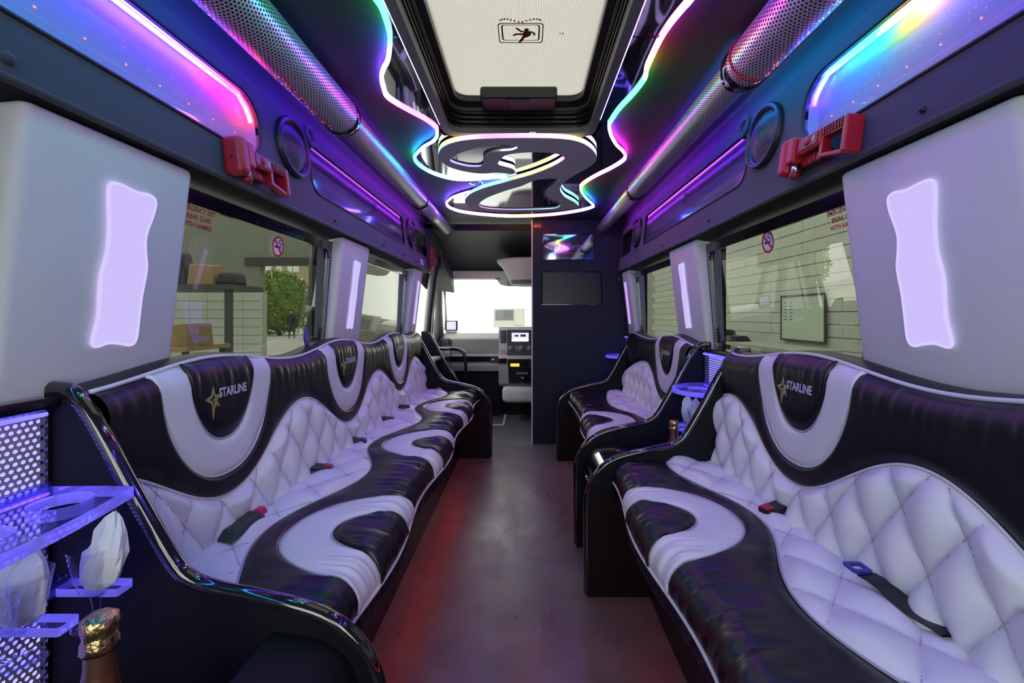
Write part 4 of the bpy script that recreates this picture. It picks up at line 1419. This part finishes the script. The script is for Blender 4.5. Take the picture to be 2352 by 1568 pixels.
def bench(name, label, sg, y0, y1, cs, logos=True):
    t = thing(name, label, 'sofa', (0, 0, 0))
    c0 = cs[0]
    far = c0 + PITCH / 2 if len(cs) == 1 else None

    # ---- backrest: u along the vehicle, v = height
    def ztop(u):
        return .968 + .020 * cosw(u, c0, far)

    def bsurf(u, v):
        zt = ztop(u)
        k = max(0., (v - (zt - .045)) / .045)
        x = .772 + .030 * (v - .5) / .47 + .022 * k * k
        n = Vector((-sg * (1 - .55 * k), 0, .06 + .75 * k)).normalized()
        return Vector((sg * x, u, v)), n

    def qb(u):
        return .715 - .088 * cosw(u, c0, far)
    WO, WI = .218, .125
    us = columns(y0, y1, cs, WO, WI, .0065)

    def nearest(u):
        return min(cs, key=lambda c: abs(c - u))

    def uo(u):
        return ucurve(u, nearest(u), WO, .682, ztop)

    def ui(u):
        return ucurve(u, nearest(u), WI, .775, ztop)
    strip('quilted_back', us, lambda u: .49, qb, bsurf, 40, 'white_leather', t, .012, quilt(.135, .205, .027, -c0 / .135 + .3))
    seams('shaded_seams', y0, y1, lambda u: .49, qb, bsurf, .135, .205, -c0 / .135 + .3, .012, t)

    def wr(u, v):
        e = max(0., 1 - (ztop(u) - v) / .16)
        return .0045 * e * mnoise.noise(Vector((u * 55, v * 7, sg * 3.1)))
    strip('backrest', us, qb, uo, bsurf, 18, 'black_leather', t, .014, wr)
    for c in cs:
        if c + WO < y0 or c - WO > y1:
            continue
        ub = [u for u in us if c - WO - 1e-4 <= u <= c + WO + 1e-4]
        hb_ = strip('headrest_band', ub, uo, ui, bsurf, 10, 'white_leather', t, .012)
        uc = [u for u in us if c - WI - 1e-4 <= u <= c + WI + 1e-4]
        strip('headrest_pad', uc, ui, ztop, bsurf, 12, 'black_leather', t, .016, wr)
        for w, tip in ((WO, .682), (WI, .775)):
            pts = [bsurf(u, v)[0] + bsurf(u, v)[1] * .003 for u, v in upath(c, w, tip, ztop) if y0 <= u <= y1]
            if len(pts) > 3:
                tube('piping', pts, .0032, 'piping_white' if w == WO else 'piping_grey', t, 6)
        if logos and y0 < c < y1:
            p, n = bsurf(c, .885)
            dU = Vector((0, 1 if sg < 0 else -1, 0))
            dV = Vector((sg * .05, 0, 1)).normalized()
            o = p + n * .0175
            lettering('lettering', 'STARLINE', .0325, (o + dU * .020 + dV * .012, dU, dV, n), 'lilac_thread', t, .82, bold=.0012)
            so = o - dU * .058
            st5 = [(.0, .034), (.006, .010), (.028, .012), (.011, -.004), (.022, -.022), (.004, -.012), (-.006, -.050), (-.008, -.010), (-.032, .004), (-.009, .011)]
            inn = [(x * .55, z * .55) for x, z in st5]
            plate('star', st5, 'gold_thread', t, [list(reversed(inn))], -.001, (so, dU, dV, n))
            plate('star', [(x * .42 + .008, z * .42 - .002) for x, z in st5], 'gold_thread', t, (), -.001, (so, dU, dV, n))
    tube('piping', [bsurf(u, qb(u))[0] + bsurf(u, qb(u))[1] * .004 for u in us[::2]], .0032, 'piping_white', t, 6)
    tube('top_piping', [bsurf(u, ztop(u))[0] + bsurf(u, ztop(u))[1] * .003 for u in us[::2]], .0048, 'piping_white', t, 8)
    # black ledge behind the backrest up to the wall
    vs, fs = [], []
    ul = us[::3]
    for u in ul:
        p, n = bsurf(u, ztop(u))
        for k in range(5):
            q = k / 4
            vs.append((p.x + sg * (.912 - abs(p.x)) * q, u, p.z + .012 * math.sin(PI * q) - .0 * q))
    for i in range(len(ul) - 1):
        for k in range(4):
            fs.append((i * 5 + k, i * 5 + k + 1, (i + 1) * 5 + k + 1, (i + 1) * 5 + k))
    mk('top_ledge', vs, fs, 'black_leather', t, True)

    # ---- seat: v = distance from the back along the profile
    LR = .105

    def xf(u):
        return .345 - .016 * cosw(u, c0, far)

    def la(u):
        return .79 - (xf(u) + .06)

    def stop(u):
        return la(u) + LR

    def ssurf(u, v):
        L = la(u)
        if v <= L:
            x = .79 - v
            z = .512 + .016 * math.sin(PI * min(1, v / L) * .75)
            return Vector((sg * x, u, z)), Vector((0, 0, 1))
        f = min(1.25, (v - L) / LR) * PI / 2
        zt_ = .512 + .016 * math.sin(PI * .75)
        return Vector((sg * (xf(u) + .06 - .06 * math.sin(f)), u, zt_ - .072 * (1 - math.cos(f)))), Vector((-sg * math.sin(f), 0, math.cos(f)))

    def qs(u):
        return .172 - .062 * cosw(u, c0, far)
    SO, SI = .240, .125
    us2 = columns(y0, y1, cs, SO, SI, .0065)

    def suo(u):
        return ucurve(u, nearest(u), SO, .175, stop, 2.2, 2.0)

    def sui(u):
        return ucurve(u, nearest(u), SI, .295, stop, 2.2, 2.0)

    def gather(u, v):
        e = max(0., 1 - abs(v - la(u) - .02) / .11)
        return (.016 * mnoise.noise(Vector((u * 34, v * 5, sg * 2.3))) + .009 * mnoise.noise(Vector((u * 75, v * 9, 7.7)))) * e

    def cushion(u, v):
        return .006 * mnoise.noise(Vector((u * 11, v * 9, 1.3)))
    sq = quilt(.20, .17, .020, -c0 / .20)
    strip('quilted_seat', us2, lambda u: -.015, qs, ssurf, 26, 'white_leather', t, .008, sq)
    seams('shaded_seams', y0, y1, lambda u: -.015, qs, ssurf, .20, .17, -c0 / .20, .008, t)
    strip('seat', us2, qs, suo, ssurf, 22, 'black_leather_seat', t, .010, lambda u, v: gather(u, v) + cushion(u, v))
    for c in cs:
        if c + SO < y0 or c - SO > y1:
            continue
        ub = [u for u in us2 if c - SO - 1e-4 <= u <= c + SO + 1e-4]
        if len(ub) > 3:
            strip('seat_band', ub, suo, sui, ssurf, 18, 'white_leather', t, .010, gather)
        uc = [u for u in us2 if c - SI - 1e-4 <= u <= c + SI + 1e-4]
        if len(uc) > 3:
            strip('seat_pad', uc, sui, stop, ssurf, 18, 'black_leather_seat', t, .011, gather)
        for w, tip in ((SO, .175), (SI, .295)):
            pts = [ssurf(u, v)[0] + ssurf(u, v)[1] * .003 for u, v in upath(c, w, tip, stop, 28, 2.2) if y0 <= u <= y1]
            if len(pts) > 3:
                tube('piping', pts, .0026, 'piping_grey', t, 6)
    tube('piping', [ssurf(u, qs(u))[0] + ssurf(u, qs(u))[1] * .003 for u in us2[::2]], .0026, 'piping_grey', t, 6)
    tube('front_piping', [ssurf(u, stop(u))[0] + ssurf(u, stop(u))[1] * .002 for u in us2[::2]], .0046, 'piping_white', t, 8)
    # skirt under the piping and set-back plinth
    vs, fs = [], []
    ul = us2[::2]
    for i, u in enumerate(ul):
        g = .004 * math.sin(u * 2 * PI / .03 + math.sin(u * 11))
        x = xf(u)
        z0 = ssurf(u, stop(u))[0].z
        for dx, z in ((0, z0), (.0 - g, z0 - .025), (.010 - g, z0 - .06), (.03, z0 - .085), (.10, z0 - .10), (.155, .33), (.155, .0)):
            vs.append((sg * (x + dx) if z > .34 else sg * .50, u, z))
    for i in range(len(ul) - 1):
        for k in range(6):
            fs.append((i * 7 + k, i * 7 + k + 1, (i + 1) * 7 + k + 1, (i + 1) * 7 + k))
    mk('seat_skirt', vs, fs, 'black_leather', t, True)
    led_tube('floor_light', [(sg * .492, y0 + .03 + (y1 - y0 - .06) * i / 20, .335) for i in range(21)], .005, [(0, REDC), (1, REDC)], t, 'led_red_floor')
    end_panel(sg, y0 - .028, t)
    end_panel(sg, y1, t)
    return t, bsurf, ssurf


bench('bench_sofa', 'long black and white quilted sofa along the left wall', -1, .875, 3.51, [1.22, 2.05, 2.88])
bench('bench_sofa', 'near black and white quilted sofa on the right', 1, -.40, 1.78, [1.293, .463, -.367])
bench('bench_sofa', 'short black and white quilted sofa on the far right by the partition', 1, 2.19, 3.45, [2.50])


# ------------------------------------------------------------------ bar units between the sofas
def perf_sheet(name, sg, x, y0, y1, z0, z1, pitch, parent):
    nv = int((z1 - z0) / (pitch * .87))
    nu = int((y1 - y0) / pitch)
    pv = (z1 - z0) / nv
    pu = (y1 - y0) / (nu + .5)
    vs, fs = perf_rows(nu, nv, lambda u, v: (sg * x, y0 + u * pu, z0 + v * pv), .33)
    o = mk(name, vs, fs, 'brushed_steel', parent)
    o['kind'] = 'stuff'
    return o


def bar_unit(label, sg, y0, y1, pitch, cm='black_gloss'):
    t = thing('bar_unit', label, 'bar', (0, 0, 0), 0, 'bar units between the sofas')
    # counter body: rolled front edge, shallow well behind it
    pr = catmull([(.286, .0), (.286, .30), (.292, .40), (.312, .455), (.345, .487), (.40, .505), (.455, .512)], False, 4) + [(.47, .50), (.475, .385), (.88, .385), (.88, 0)]
    plate('counter', pr, cm, t, (), y1 - y0, ((0, y0, 0), (sg, 0, 0), (0, 0, 1), (0, 1, 0)))
    tube('front_edging', [(sg * .283, y0, .395), (sg * .283, y1, .395)], .006, 'edge_trim', t)
    perf_sheet('perforated_panel', sg, .868, y0, y1, .385, .925, pitch, t)
    mk('backlight', [(sg * .885, y0, .39), (sg * .885, y1, .39), (sg * .885, y1, .925), (sg * .885, y0, .925)], [(0, 1, 2, 3)], 'backlight_blue', t)
    for ya in (y0, y1 - .008):
        xs = sorted((sg * .862, sg * .87))
        box('panel_trim', xs[0], xs[1], ya, ya + .008, .386, .925, 'black_gloss', t)
    xs = sorted((sg * .845, sg * .92))
    bm = bmesh.new()
    bbox(bm, xs[0], xs[1], y0, y1, .928, .952, .008, 3)
    bm_obj('top_ledge', bm, 'black_gloss', t)
    led_tube('downlight', [(sg * .852, y0 + .02, .922), (sg * .852, y1 - .02, .922)], .004, [(0, BLUE), (1, (.12, .10, 1.0))], t, 'led_soft')
    return t


def cup_shelf(label, sg, y0, y1, z, holes, xw=.86, xe=.70, round_end=0):
    t = thing('cup_holder', label, 'cup holder', (0, 0, 0), 0, 'clear acrylic cup holders')
    if round_end:
        ol = [(xw, y0), (xw, y1)] + [(xw - (xw - xe) * math.sin(w), y1 - (y1 - y0) * (1 - math.cos(w)) * .5) for w in [PI * k / 16 for k in range(1, 16)]]
    else:
        ol = catmull([(xw, y0), (xe + .0, y0), (xe, y0 + .02), (xe + .005, (y0 + y1) / 2), (xe + .03, y1 - .02), (xe + .05, y1), (xw, y1)], False, 4)
    plate('shelf', ol, 'acrylic_clear', t, [list(reversed(circ(hx_, hy_, r_, 28))) for hx_, hy_, r_ in holes], .02, ((0, 0, z), (sg, 0, 0), (0, 1, 0), (0, 0, 1)), side_m='acrylic_edge')
    xs = sorted((sg * (xw - .004), sg * xw))
    box('mount', xs[0], xs[1], y0, y1, z - .005, z + .03, 'acrylic', t)
    led_tube('edge_light', [(sg * (xw - .006), y0 + .01, z + .01), (sg * (xw - .006), y1 - .01, z + .01)], .0028, [(0, BLUE), (1, LILAC)], t, 'led_soft')
    return t


def prong_rack(label, sg, ys, z, xw=.85, xe=.66, dx=0.):
    t = thing('glass_rack', label, 'rack', (0, 0, 0), 0, 'clear acrylic glass racks')
    xs = sorted((sg * (xw - .05), sg * xw))
    box('back_bar', xs[0], xs[1], ys[0] - .03, ys[-1] + .03, z, z + .014, 'acrylic', t)
    for i, y in enumerate(ys):
        xs = sorted((sg * (xe + dx * i), sg * (xw - .05)))
        plate('prong', rrect(xs[0], xs[1], y - .017, y + .017, .004, 2), 'acrylic_clear', t, (), .014, ((0, 0, z), (1, 0, 0), (0, 1, 0), (0, 0, 1)), side_m='acrylic_edge')
    return t


def napkin_glass(label, loc, rz=0., s=1., napkin=True, group='plastic glasses holding napkins'):
    t = thing('plastic_glass', label, 'glass', loc, rz, group)
    lathe('bowl', [(.0001, .0), (.012 * s, .002), (.022 * s, .012), (.031 * s, .035), (.036 * s, .062), (.040 * s, .086)], 'cup_plastic', t, 24)
    lathe('stem', [(.010 * s, .002), (.006, -.012), (.005, -.030), (.008, -.040), (.030 * s, -.044), (.034 * s, -.046), (.0001, -.0465)], 'cup_plastic', t, 20)
    return t


def napkin(label, loc, rz, s=1., seed=1, hs=.76):
    rnd = random.Random(seed)
    t = thing('paper_napkin', label, 'napkin', loc, rz, 'crumpled white napkins')
    rings = [(.012, 0.0), (.024, .02), (.028, .05), (.030, .08), (.026, .115), (.016, .14), (.004, .152)]
    vs, fs = [], []
    N_ = 30
    for j, (r, h) in enumerate(rings):
        for k in range(N_):
            a = 2 * PI * k / N_
            q = r * s * (1 + .32 * math.sin(2 * a + seed + .25 * j) + .16 * math.sin(7 * a + seed * 2 + .5 * j) + rnd.uniform(-.07, .07))
            hh = h * hs + ((.014 * math.sin(3 * a + seed) + rnd.uniform(-.003, .003)) if j > 3 else 0)
            vs.append((q * math.cos(a) * 1.1 + .006 * j * math.sin(seed), q * math.sin(a) * .75, max(.0, hh)))
    for j in range(len(rings) - 1):
        for k in range(N_):
            fs.append((j * N_ + k, j * N_ + (k + 1) % N_, (j + 1) * N_ + (k + 1) % N_, (j + 1) * N_ + k))
    fs.append(tuple(range(N_))[::-1])
    fs.append(tuple((len(rings) - 1) * N_ + k for k in range(N_)))
    mk('paper', vs, fs, 'tissue', t, False)
    return t


def champagne(label, loc, h=.32):
    t = thing('champagne_bottle', label, 'bottle', loc, 0, 'foil-topped champagne bottles')
    k = h / .32
    lathe('glass_body', [(.0001, 0), (.040, 0), (.043, .006), (.043, .13 * k), (.040, .155 * k), (.030, .185 * k), (.021, .215 * k)], 'bottle_glass', t, 28)
    lathe('neck_foil', [(.0245, .20 * k), (.0205, .225 * k), (.0168, .25 * k), (.0162, .278 * k)], 'bottle_foil', t, 28)
    lathe('neck_label', [(.0305, .183 * k), (.026, .2 * k), (.0252, .204 * k)], 'bottle_label', t, 28)
    vs, fs = [], []
    N_ = 26
    pr = [(.0175, .272), (.0205, .277), (.0198, .284), (.0175, .290), (.0188, .300), (.0200, .309), (.0192, .316), (.014, .320), (.006, .3215), (.0001, .3215)]
    rnd = random.Random(3)
    for r, z in pr:
        for q in range(N_):
            a = 2 * PI * q / N_
            rr = r * (1 + .05 * math.sin(7 * a + z * 400) + rnd.uniform(-.02, .02))
            vs.append((rr * math.cos(a), rr * math.sin(a), z * k))
    for j in range(len(pr) - 1):
        for q in range(N_):
            fs.append((j * N_ + q, j * N_ + (q + 1) % N_, (j + 1) * N_ + (q + 1) % N_, (j + 1) * N_ + q))
    mk('foil_cap', vs, fs, 'gold_foil', t, True)
    return t


bar_unit('black bar unit with blue backlit panel at the near left', -1, .25, .845, .0125, 'black_panel')
bar_unit('black bar unit with blue backlight between the right sofas', 1, 1.81, 2.16, .012)
bar_unit('black bar unit between the far right sofa and the partition', 1, 3.482, 3.86, .014)
# low dark shelf unit beyond the far end of the left sofa
fu = thing('end_shelf', 'black sloping shelf unit beyond the far end of the left sofa', 'shelf', (0, 0, 0))
plate('side_panel', [(x, z) for x, z in PC if z > .60] + [(.60, .56), (.55, .50), (.55, 0), (.9, 0)], 'black_panel', fu, (), .02, ((.03, 3.84, .0), (-1, 0, 0), (0, 0, 1), (0, 1, 0)))
tube('panel_edging', [(-(x - .03), 3.85, z) for x, z in PC if z > .60] + [(-.57, 3.85, .56), (-.52, 3.85, .50)], .010, 'edge_trim', fu)
box('inner_shelf', -.86, -.70, 3.56, 3.84, .74, .76, 'dash_light', fu)

cup_shelf('clear acrylic cup holder with two holes over the near left bar', -1, .50, .842, .765, [(.775, .775, .042), (.765, .64, .044)], .862, .675)
prong_rack('clear acrylic glass rack below the near left cup holder', -1, [.50, .605, .715, .815], .607, .86, .70, 0.)
GL = [(-.705, .765, .630), (-.735, .675, .630), (-.69, .585, .630)]
LBG = ['clear plastic glass nearest the left sofa panel', 'clear plastic glass in the middle of the left rack', 'clear plastic glass closest to the left picture edge']
LBN = ['white napkin in the glass nearest the left sofa panel', 'white napkin in the middle glass of the left rack', 'white napkin in the glass closest to the left picture edge']
for k, p in enumerate(GL):
    napkin_glass(LBG[k], p, 0, .95)
    napkin(LBN[k], (p[0], p[1], p[2] + .012), .6 * k, .95, k + 2)
champagne('gold foil champagne bottle in the near left bar', (-.545, .60, .387))

cup_shelf('rounded acrylic cup holder over the middle right bar', 1, 1.815, 2.155, .765, [(.765, 1.985, .042)], .862, .66, 1)
prong_rack('clear acrylic glass rack in the middle right bar', 1, [1.86, 1.95, 2.04, 2.12], .587, .86, .69)
for k, (x, y) in enumerate(((.735, 2.00), (.735, 1.905))):
    napkin_glass(('clear plastic glass with napkin on the far side of the right bar', 'clear plastic glass with napkin by the right bar panel')[k], (x, y, .610), 0, .95)
    napkin(('white napkin standing in the far glass of the right bar', 'white napkin standing in the near glass of the right bar')[k], (x, y, .622), .5 + k, 1.0, 6 + k)
champagne('gold foil champagne bottle in the middle right bar', (.645, 1.93, .387), .27)
cup_shelf('rounded acrylic cup holder next to the partition', 1, 3.50, 3.84, .765, [(.765, 3.67, .042)], .862, .66, 1)
cup_shelf('lower acrylic cup holder next to the partition', 1, 3.50, 3.84, .63, [(.765, 3.67, .042)], .862, .70, 1)


# ------------------------------------------------------------------ seat belts
def buckle(label, sg, y, m_button, rot=0., z=.545, x=.735):
    t = thing('belt_buckle', label, 'seat belt', (sg * x, y, z), rot, 'seat belt buckles')
    bm = bmesh.new()
    bbox(bm, -.042, .030, -.022, .022, -.008, .012, .005, 2)
    bm_obj('housing', bm, 'black_plastic', t)
    bm = bmesh.new()
    bbox(bm, -.040, -.014, -.016, .016, .0125, .0155, .0012, 1)
    bm_obj('button', bm, m_button, t)
    box('release_slot', -.0435, -.0415, -.014, .014, .0, .006, 'dark_rubber', t)
    bm = bmesh.new()
    bbox(bm, .026, .075, -.016, .016, -.012, .004, .003, 1)
    bm_obj('stalk', bm, 'black_plastic', t)
    t.rotation_euler[1] = -.2
    return t


buckle('red-buttoned seat belt buckle on the near right sofa', 1, 1.31, 'red_plastic', PI * .08)
buckle('red-buttoned seat belt buckle in the middle of the left sofa', -1, 1.66, 'red_plastic', PI + .25)
buckle('small dark seat belt buckle further along the left sofa', -1, 2.02, 'blue_plastic', PI + .2)
buckle('seat belt buckle with orange button on the left sofa', -1, 2.45, 'red_plastic', PI + .3)
buckle('seat belt buckle at the far end of the left sofa', -1, 2.78, 'blue_plastic', PI + .2)
b_ = thing('belt_strap', 'black seat belt strap with blue clip on the near right sofa', 'seat belt', (.745, .90, .552))
vs, fs = [], []
for i in range(9):
    y = .05 - i * .020
    xx = -.02 + .004 * i
    zz = .010 - .0025 * i + .004 * math.sin(i)
    vs += [(xx - .017, y, zz), (xx + .017, y - .004, zz + .004)]
mk('webbing', vs + [(a_, b2, c_ - .004) for a_, b2, c_ in vs], [(2 * i, 2 * i + 1, 2 * i + 3, 2 * i + 2) for i in range(8)] + [(18 + 2 * i, 18 + 2 * i + 2, 18 + 2 * i + 3, 18 + 2 * i + 1) for i in range(8)] + [(2 * i, 2 * i + 2, 20 + 2 * i, 18 + 2 * i) for i in range(8)] + [(2 * i + 1, 19 + 2 * i, 21 + 2 * i, 2 * i + 3) for i in range(8)], 'black_plastic', b_)
plate('clip', rrect(-.045, -.005, .045, .085, .006), 'blue_plastic', b_, [list(reversed(rrect(-.036, -.014, .055, .075, .004)))], .005, ((0, 0, .012), (1, 0, 0), (0, 1, 0), (0, 0, 1)))
pk = thing('small_pouch', 'dark green pouch with pink tab tucked in the left sofa', 'pouch', (-.725, 1.21, .548), 0)
hexa('pouch', [(-.03, -.08, -.01), (.02, -.08, -.01), (.02, .06, -.01), (-.03, .06, -.01), (-.025, -.06, .012), (.01, -.06, .012), (.01, .05, .014), (-.025, .05, .014)], 'green_dark', pk, .005)
hexa('tab', [(-.012, .04, .0), (.018, .04, .0), (.016, .075, .0), (-.01, .075, .0), (-.010, .042, .018), (.012, .042, .018), (.010, .068, .02), (-.008, .068, .02)], 'pink_plastic', pk, .004)
bk = thing('window_clip', 'blue leaf-shaped clip on the ledge below the left window', 'clip', (-.875, 1.845, .972))
plate('leaf', catmull([(0, 0), (.02, .025), (.012, .06), (-.01, .085), (-.022, .05), (-.014, .02)], True, 3), 'blue_plastic', bk, (), .006, ((0, 0, 0), (0, 1, 0), (0, 0, 1), (1, 0, 0)))

# ------------------------------------------------------------------ driver cab
ds = thing('dashboard', 'grey vehicle dashboard with glovebox below the windscreen', 'dashboard', (0, 4.95, 0))
# main moulding, extruded along x
prof = [(.0, .50), (-.04, .56), (-.05, .60), (-.055, .66), (-.06, .70), (-.03, .86), (.02, .91), (.12, .93), (.55, .95), (.72, .93), (.72, .50)]
for xa, xb in ((-.93, -.272), (.40, .93)):
    vs = [(x, y, z) for x in (xa, xb) for y, z in prof]
    n_ = len(prof)
    mk('moulding', vs, [tuple(range(n_)), tuple(range(n_, 2 * n_))[::-1]] + [(i, n_ + i, n_ + (i + 1) % n_, (i + 1) % n_) for i in range(n_)], 'dash_light', ds)
hexa('glovebox_lid', [(-.80, -.066, .70), (-.28, -.066, .70), (-.28, -.05, .70), (-.80, -.05, .70), (-.80, -.040, .845), (-.28, -.040, .845), (-.28, -.02, .845), (-.80, -.02, .845)], 'dash_dark', ds, .004)
box('trim_band', -.92, -.275, -.068, -.05, .605, .665, 'black_gloss', ds, .004)
box('latch', -.37, -.28, -.074, -.066, .60, .655, 'black_plastic', ds, .004)
lathe('lock', [(.0001, -.006), (.011, -.006), (.011, 0)], 'chrome', ds, 14, ((-.335, -.072, .63), (1, 0, 0), (0, 0, 1), (0, 1, 0)))
box('panel_seam', -.795, -.790, -.071, -.05, .50, .84, 'black_plastic', ds)
vt = box('air_vent', -.915, -.805, -.052, -.02, .775, .855, 'black_plastic', ds, .006)
for k in range(5):
    box('vent_slat', -.905, -.815, -.060, -.05, .785 + k * .014, .789 + k * .014, 'grey_plastic', vt)
box('footwell', -.93, -.272, .05, .70, 0, .50, 'black_panel', ds)
box('bulkhead', -.271, .93, .12, .70, 0, .93, 'black_panel', ds)
cc = thing('centre_console', 'grey centre console with screen, radio and gear housing', 'console', (-.03, 4.70, 0))
prof = [(.10, .36), (.02, .40), (-.03, .55), (-.05, .66), (.0, .70), (.03, .95), (.08, .985), (.30, .985), (.30, .36)]
vs = [(x, y, z) for x in (-.235, .42) for y, z in prof]
n_ = len(prof)
mk('console_body', vs, [tuple(range(n_)), tuple(range(n_, 2 * n_))[::-1]] + [(i, n_ + i, n_ + (i + 1) % n_, (i + 1) % n_) for i in range(n_)], 'dash_light', cc)
hexa('bezel', [(-.145, -.012, .69), (.40, -.012, .69), (.40, .03, .69), (-.145, .03, .69), (-.145, .022, .955), (.40, .022, .955), (.40, .06, .955), (-.145, .06, .955)], 'black_plastic', cc, .006)
hexa('lower_fascia', [(-.13, .0, .40), (.20, .0, .40), (.20, .05, .40), (-.13, .05, .40), (-.14, -.065, .66), (.20, -.065, .66), (.20, .0, .66), (-.14, .0, .66)], 'black_plastic', cc, .006)
scr = box('screen', -.10, .075, .0, .010, .835, .925, 'screen_lilac', cc)
box('screen_bar', -.098, .073, -.002, .0, .836, .862, 'screen_white', scr)
box('screen_icon', -.07, -.03, -.002, .0, .885, .903, 'black_plastic', scr)
box('screen_icon', -.01, .045, -.002, .0, .885, .908, 'black_plastic', scr)
for x in (-.105, .0, .085):
    lathe('knob', [(.0001, -.03), (.026, -.03), (.030, 0)], 'grey_plastic', cc, 18, ((x, -.004, .765), (1, 0, 0), (0, 0, 1), (0, 1, 0)))
box('climate_panel', -.075, -.02, -.02, -.005, .735, .79, 'dash_dark', cc)
rd = box('radio', -.12, .14, -.075, -.05, .565, .625, 'black_gloss', cc, .004)
box('radio_display', -.11, -.02, -.0765, -.075, .585, .615, 'display_amber', rd)
box('coin_tray', -.05, .07, -.03, .0, .50, .535, 'grey_plastic', cc, .004)
lathe('gear_boot', [(.0001, -.035), (.03, -.03), (.05, 0)], 'black_gloss', cc, 18, ((.03, .0, .445), (1, 0, 0), (0, 0, 1), (0, 1, 0)))
va = box('air_vent', -.215, -.160, .0, .03, .82, .95, 'black_plastic', cc, .006)
for k in range(7):
    box('vent_slat', -.21, -.165, -.004, .0, .832 + k * .016, .836 + k * .016, 'grey_plastic', va)
box('side_band', -.236, -.15, -.056, -.04, .615, .665, 'black_gloss', cc)
bm = bmesh.new()
bbox(bm, -.20, .20, -.02, .25, .20, .37, .05, 4)
bm_obj('lower_cover', bm, 'cream_plastic', cc, True)
no_smoking('no_smoking_sign', 'small round no smoking sticker on the centre console', Vector((-.215, 4.667, .73)), Vector((1, 0, 0)), Vector((0, 0, 1)), Vector((0, 1, 0)), .024)
mo = thing('dash_monitor', 'small black monitor showing a grey picture on the dashboard', 'monitor', (-.80, 4.97, .919))
box('case', -.065, .07, 0, .02, .02, .128, 'black_plastic', mo, .005)
box('picture', -.048, .052, -.002, .0, .03, .118, 'screen_lilac', mo)
box('foot', -.06, .06, -.01, .04, 0, .02, 'dash_light', mo, .004)
hr = thing('hand_rail', 'black tubular hand rail beside the cab step', 'rail', (-.75, 4.25, 0))
tube('rail', catmull([(-.12, .1, .79), (.0, .02, .79), (.10, 0, .79), (.17, 0, .77), (.20, 0, .70), (.205, 0, .55), (.205, 0, .02)], False, 5), .016, 'black_gloss', hr, 12)
lathe('floor_flange', [(.04, 0), (.04, .008), (.02, .012), (.016, .02)], 'black_gloss', hr, 18, ((.205, 0, 0), (1, 0, 0), (0, 1, 0), (0, 0, 1)))
sv = thing('sun_visor', 'cream sun visor folded at the top of the windscreen', 'visor', (-.51, 4.90, 1.50))
bm = bmesh.new()
bbox(bm, -.335, .33, -.02, .02, -.005, .085, .018, 4)
bm_obj('visor_pad', bm, 'cream_plastic', sv, True)
box('clip', -.32, -.27, -.024, -.012, -.008, .0, 'black_plastic', sv)
box('clip', .20, .25, -.024, -.012, -.008, .0, 'black_plastic', sv)
ht_ = thing('header_trim', 'cream trim panel under the cab header', 'trim', (.0, 4.93, 1.42))
plate('panel', catmull([(-.36, .08), (-.30, .07), (-.26, .02), (-.18, .0)], False, 4) + [(.8, 0), (.8, .085), (-.36, .085)], 'cream_plastic', ht_, (), .03, ((0, 0, 0), (1, 0, 0), (0, 0, 1), (0, 1, 0)))
box('slot', .0, .03, -.003, .0, .018, .03, 'black_plastic', ht_)
no_smoking('no_smoking_sign', 'small round no smoking sticker under the cab header', Vector((-.175, 4.922, 1.447)), Vector((1, 0, 0)), Vector((0, 0, 1)), Vector((0, 1, 0)), .02)
ol_ = thing('overhead_locker', 'cream rounded overhead locker above the driver', 'locker', (.13, 4.62, 1.40))
pr = [(.22, .0), (.26, .02), (.30, .09), (.35, .18), (.395, .225), (.41, .25), (.405, .268), (.36, .278), (.0001, .282)]
lathe('shell', pr, 'cream_plastic', ol_, 40, ((0, 0, 0), (1, 0, 0), (0, .45, 0), (0, 0, 1)))
lathe('shell_base', [(.0001, .004), (.22, .0)], 'dash_dark', ol_, 40, ((0, 0, 0), (1, 0, 0), (0, .45, 0), (0, 0, 1)))
vs = []
for i in range(13):
    a = -PI * .90 + PI * .8 * i / 12
    for r, z in ((.262, .018), (.285, .058)):
        vs.append((r * math.cos(a), .45 * r * math.sin(a) - .004, z))
mk('opening', vs, [(2 * i, 2 * i + 1, 2 * i + 3, 2 * i + 2) for i in range(12)], 'dash_dark', ol_)
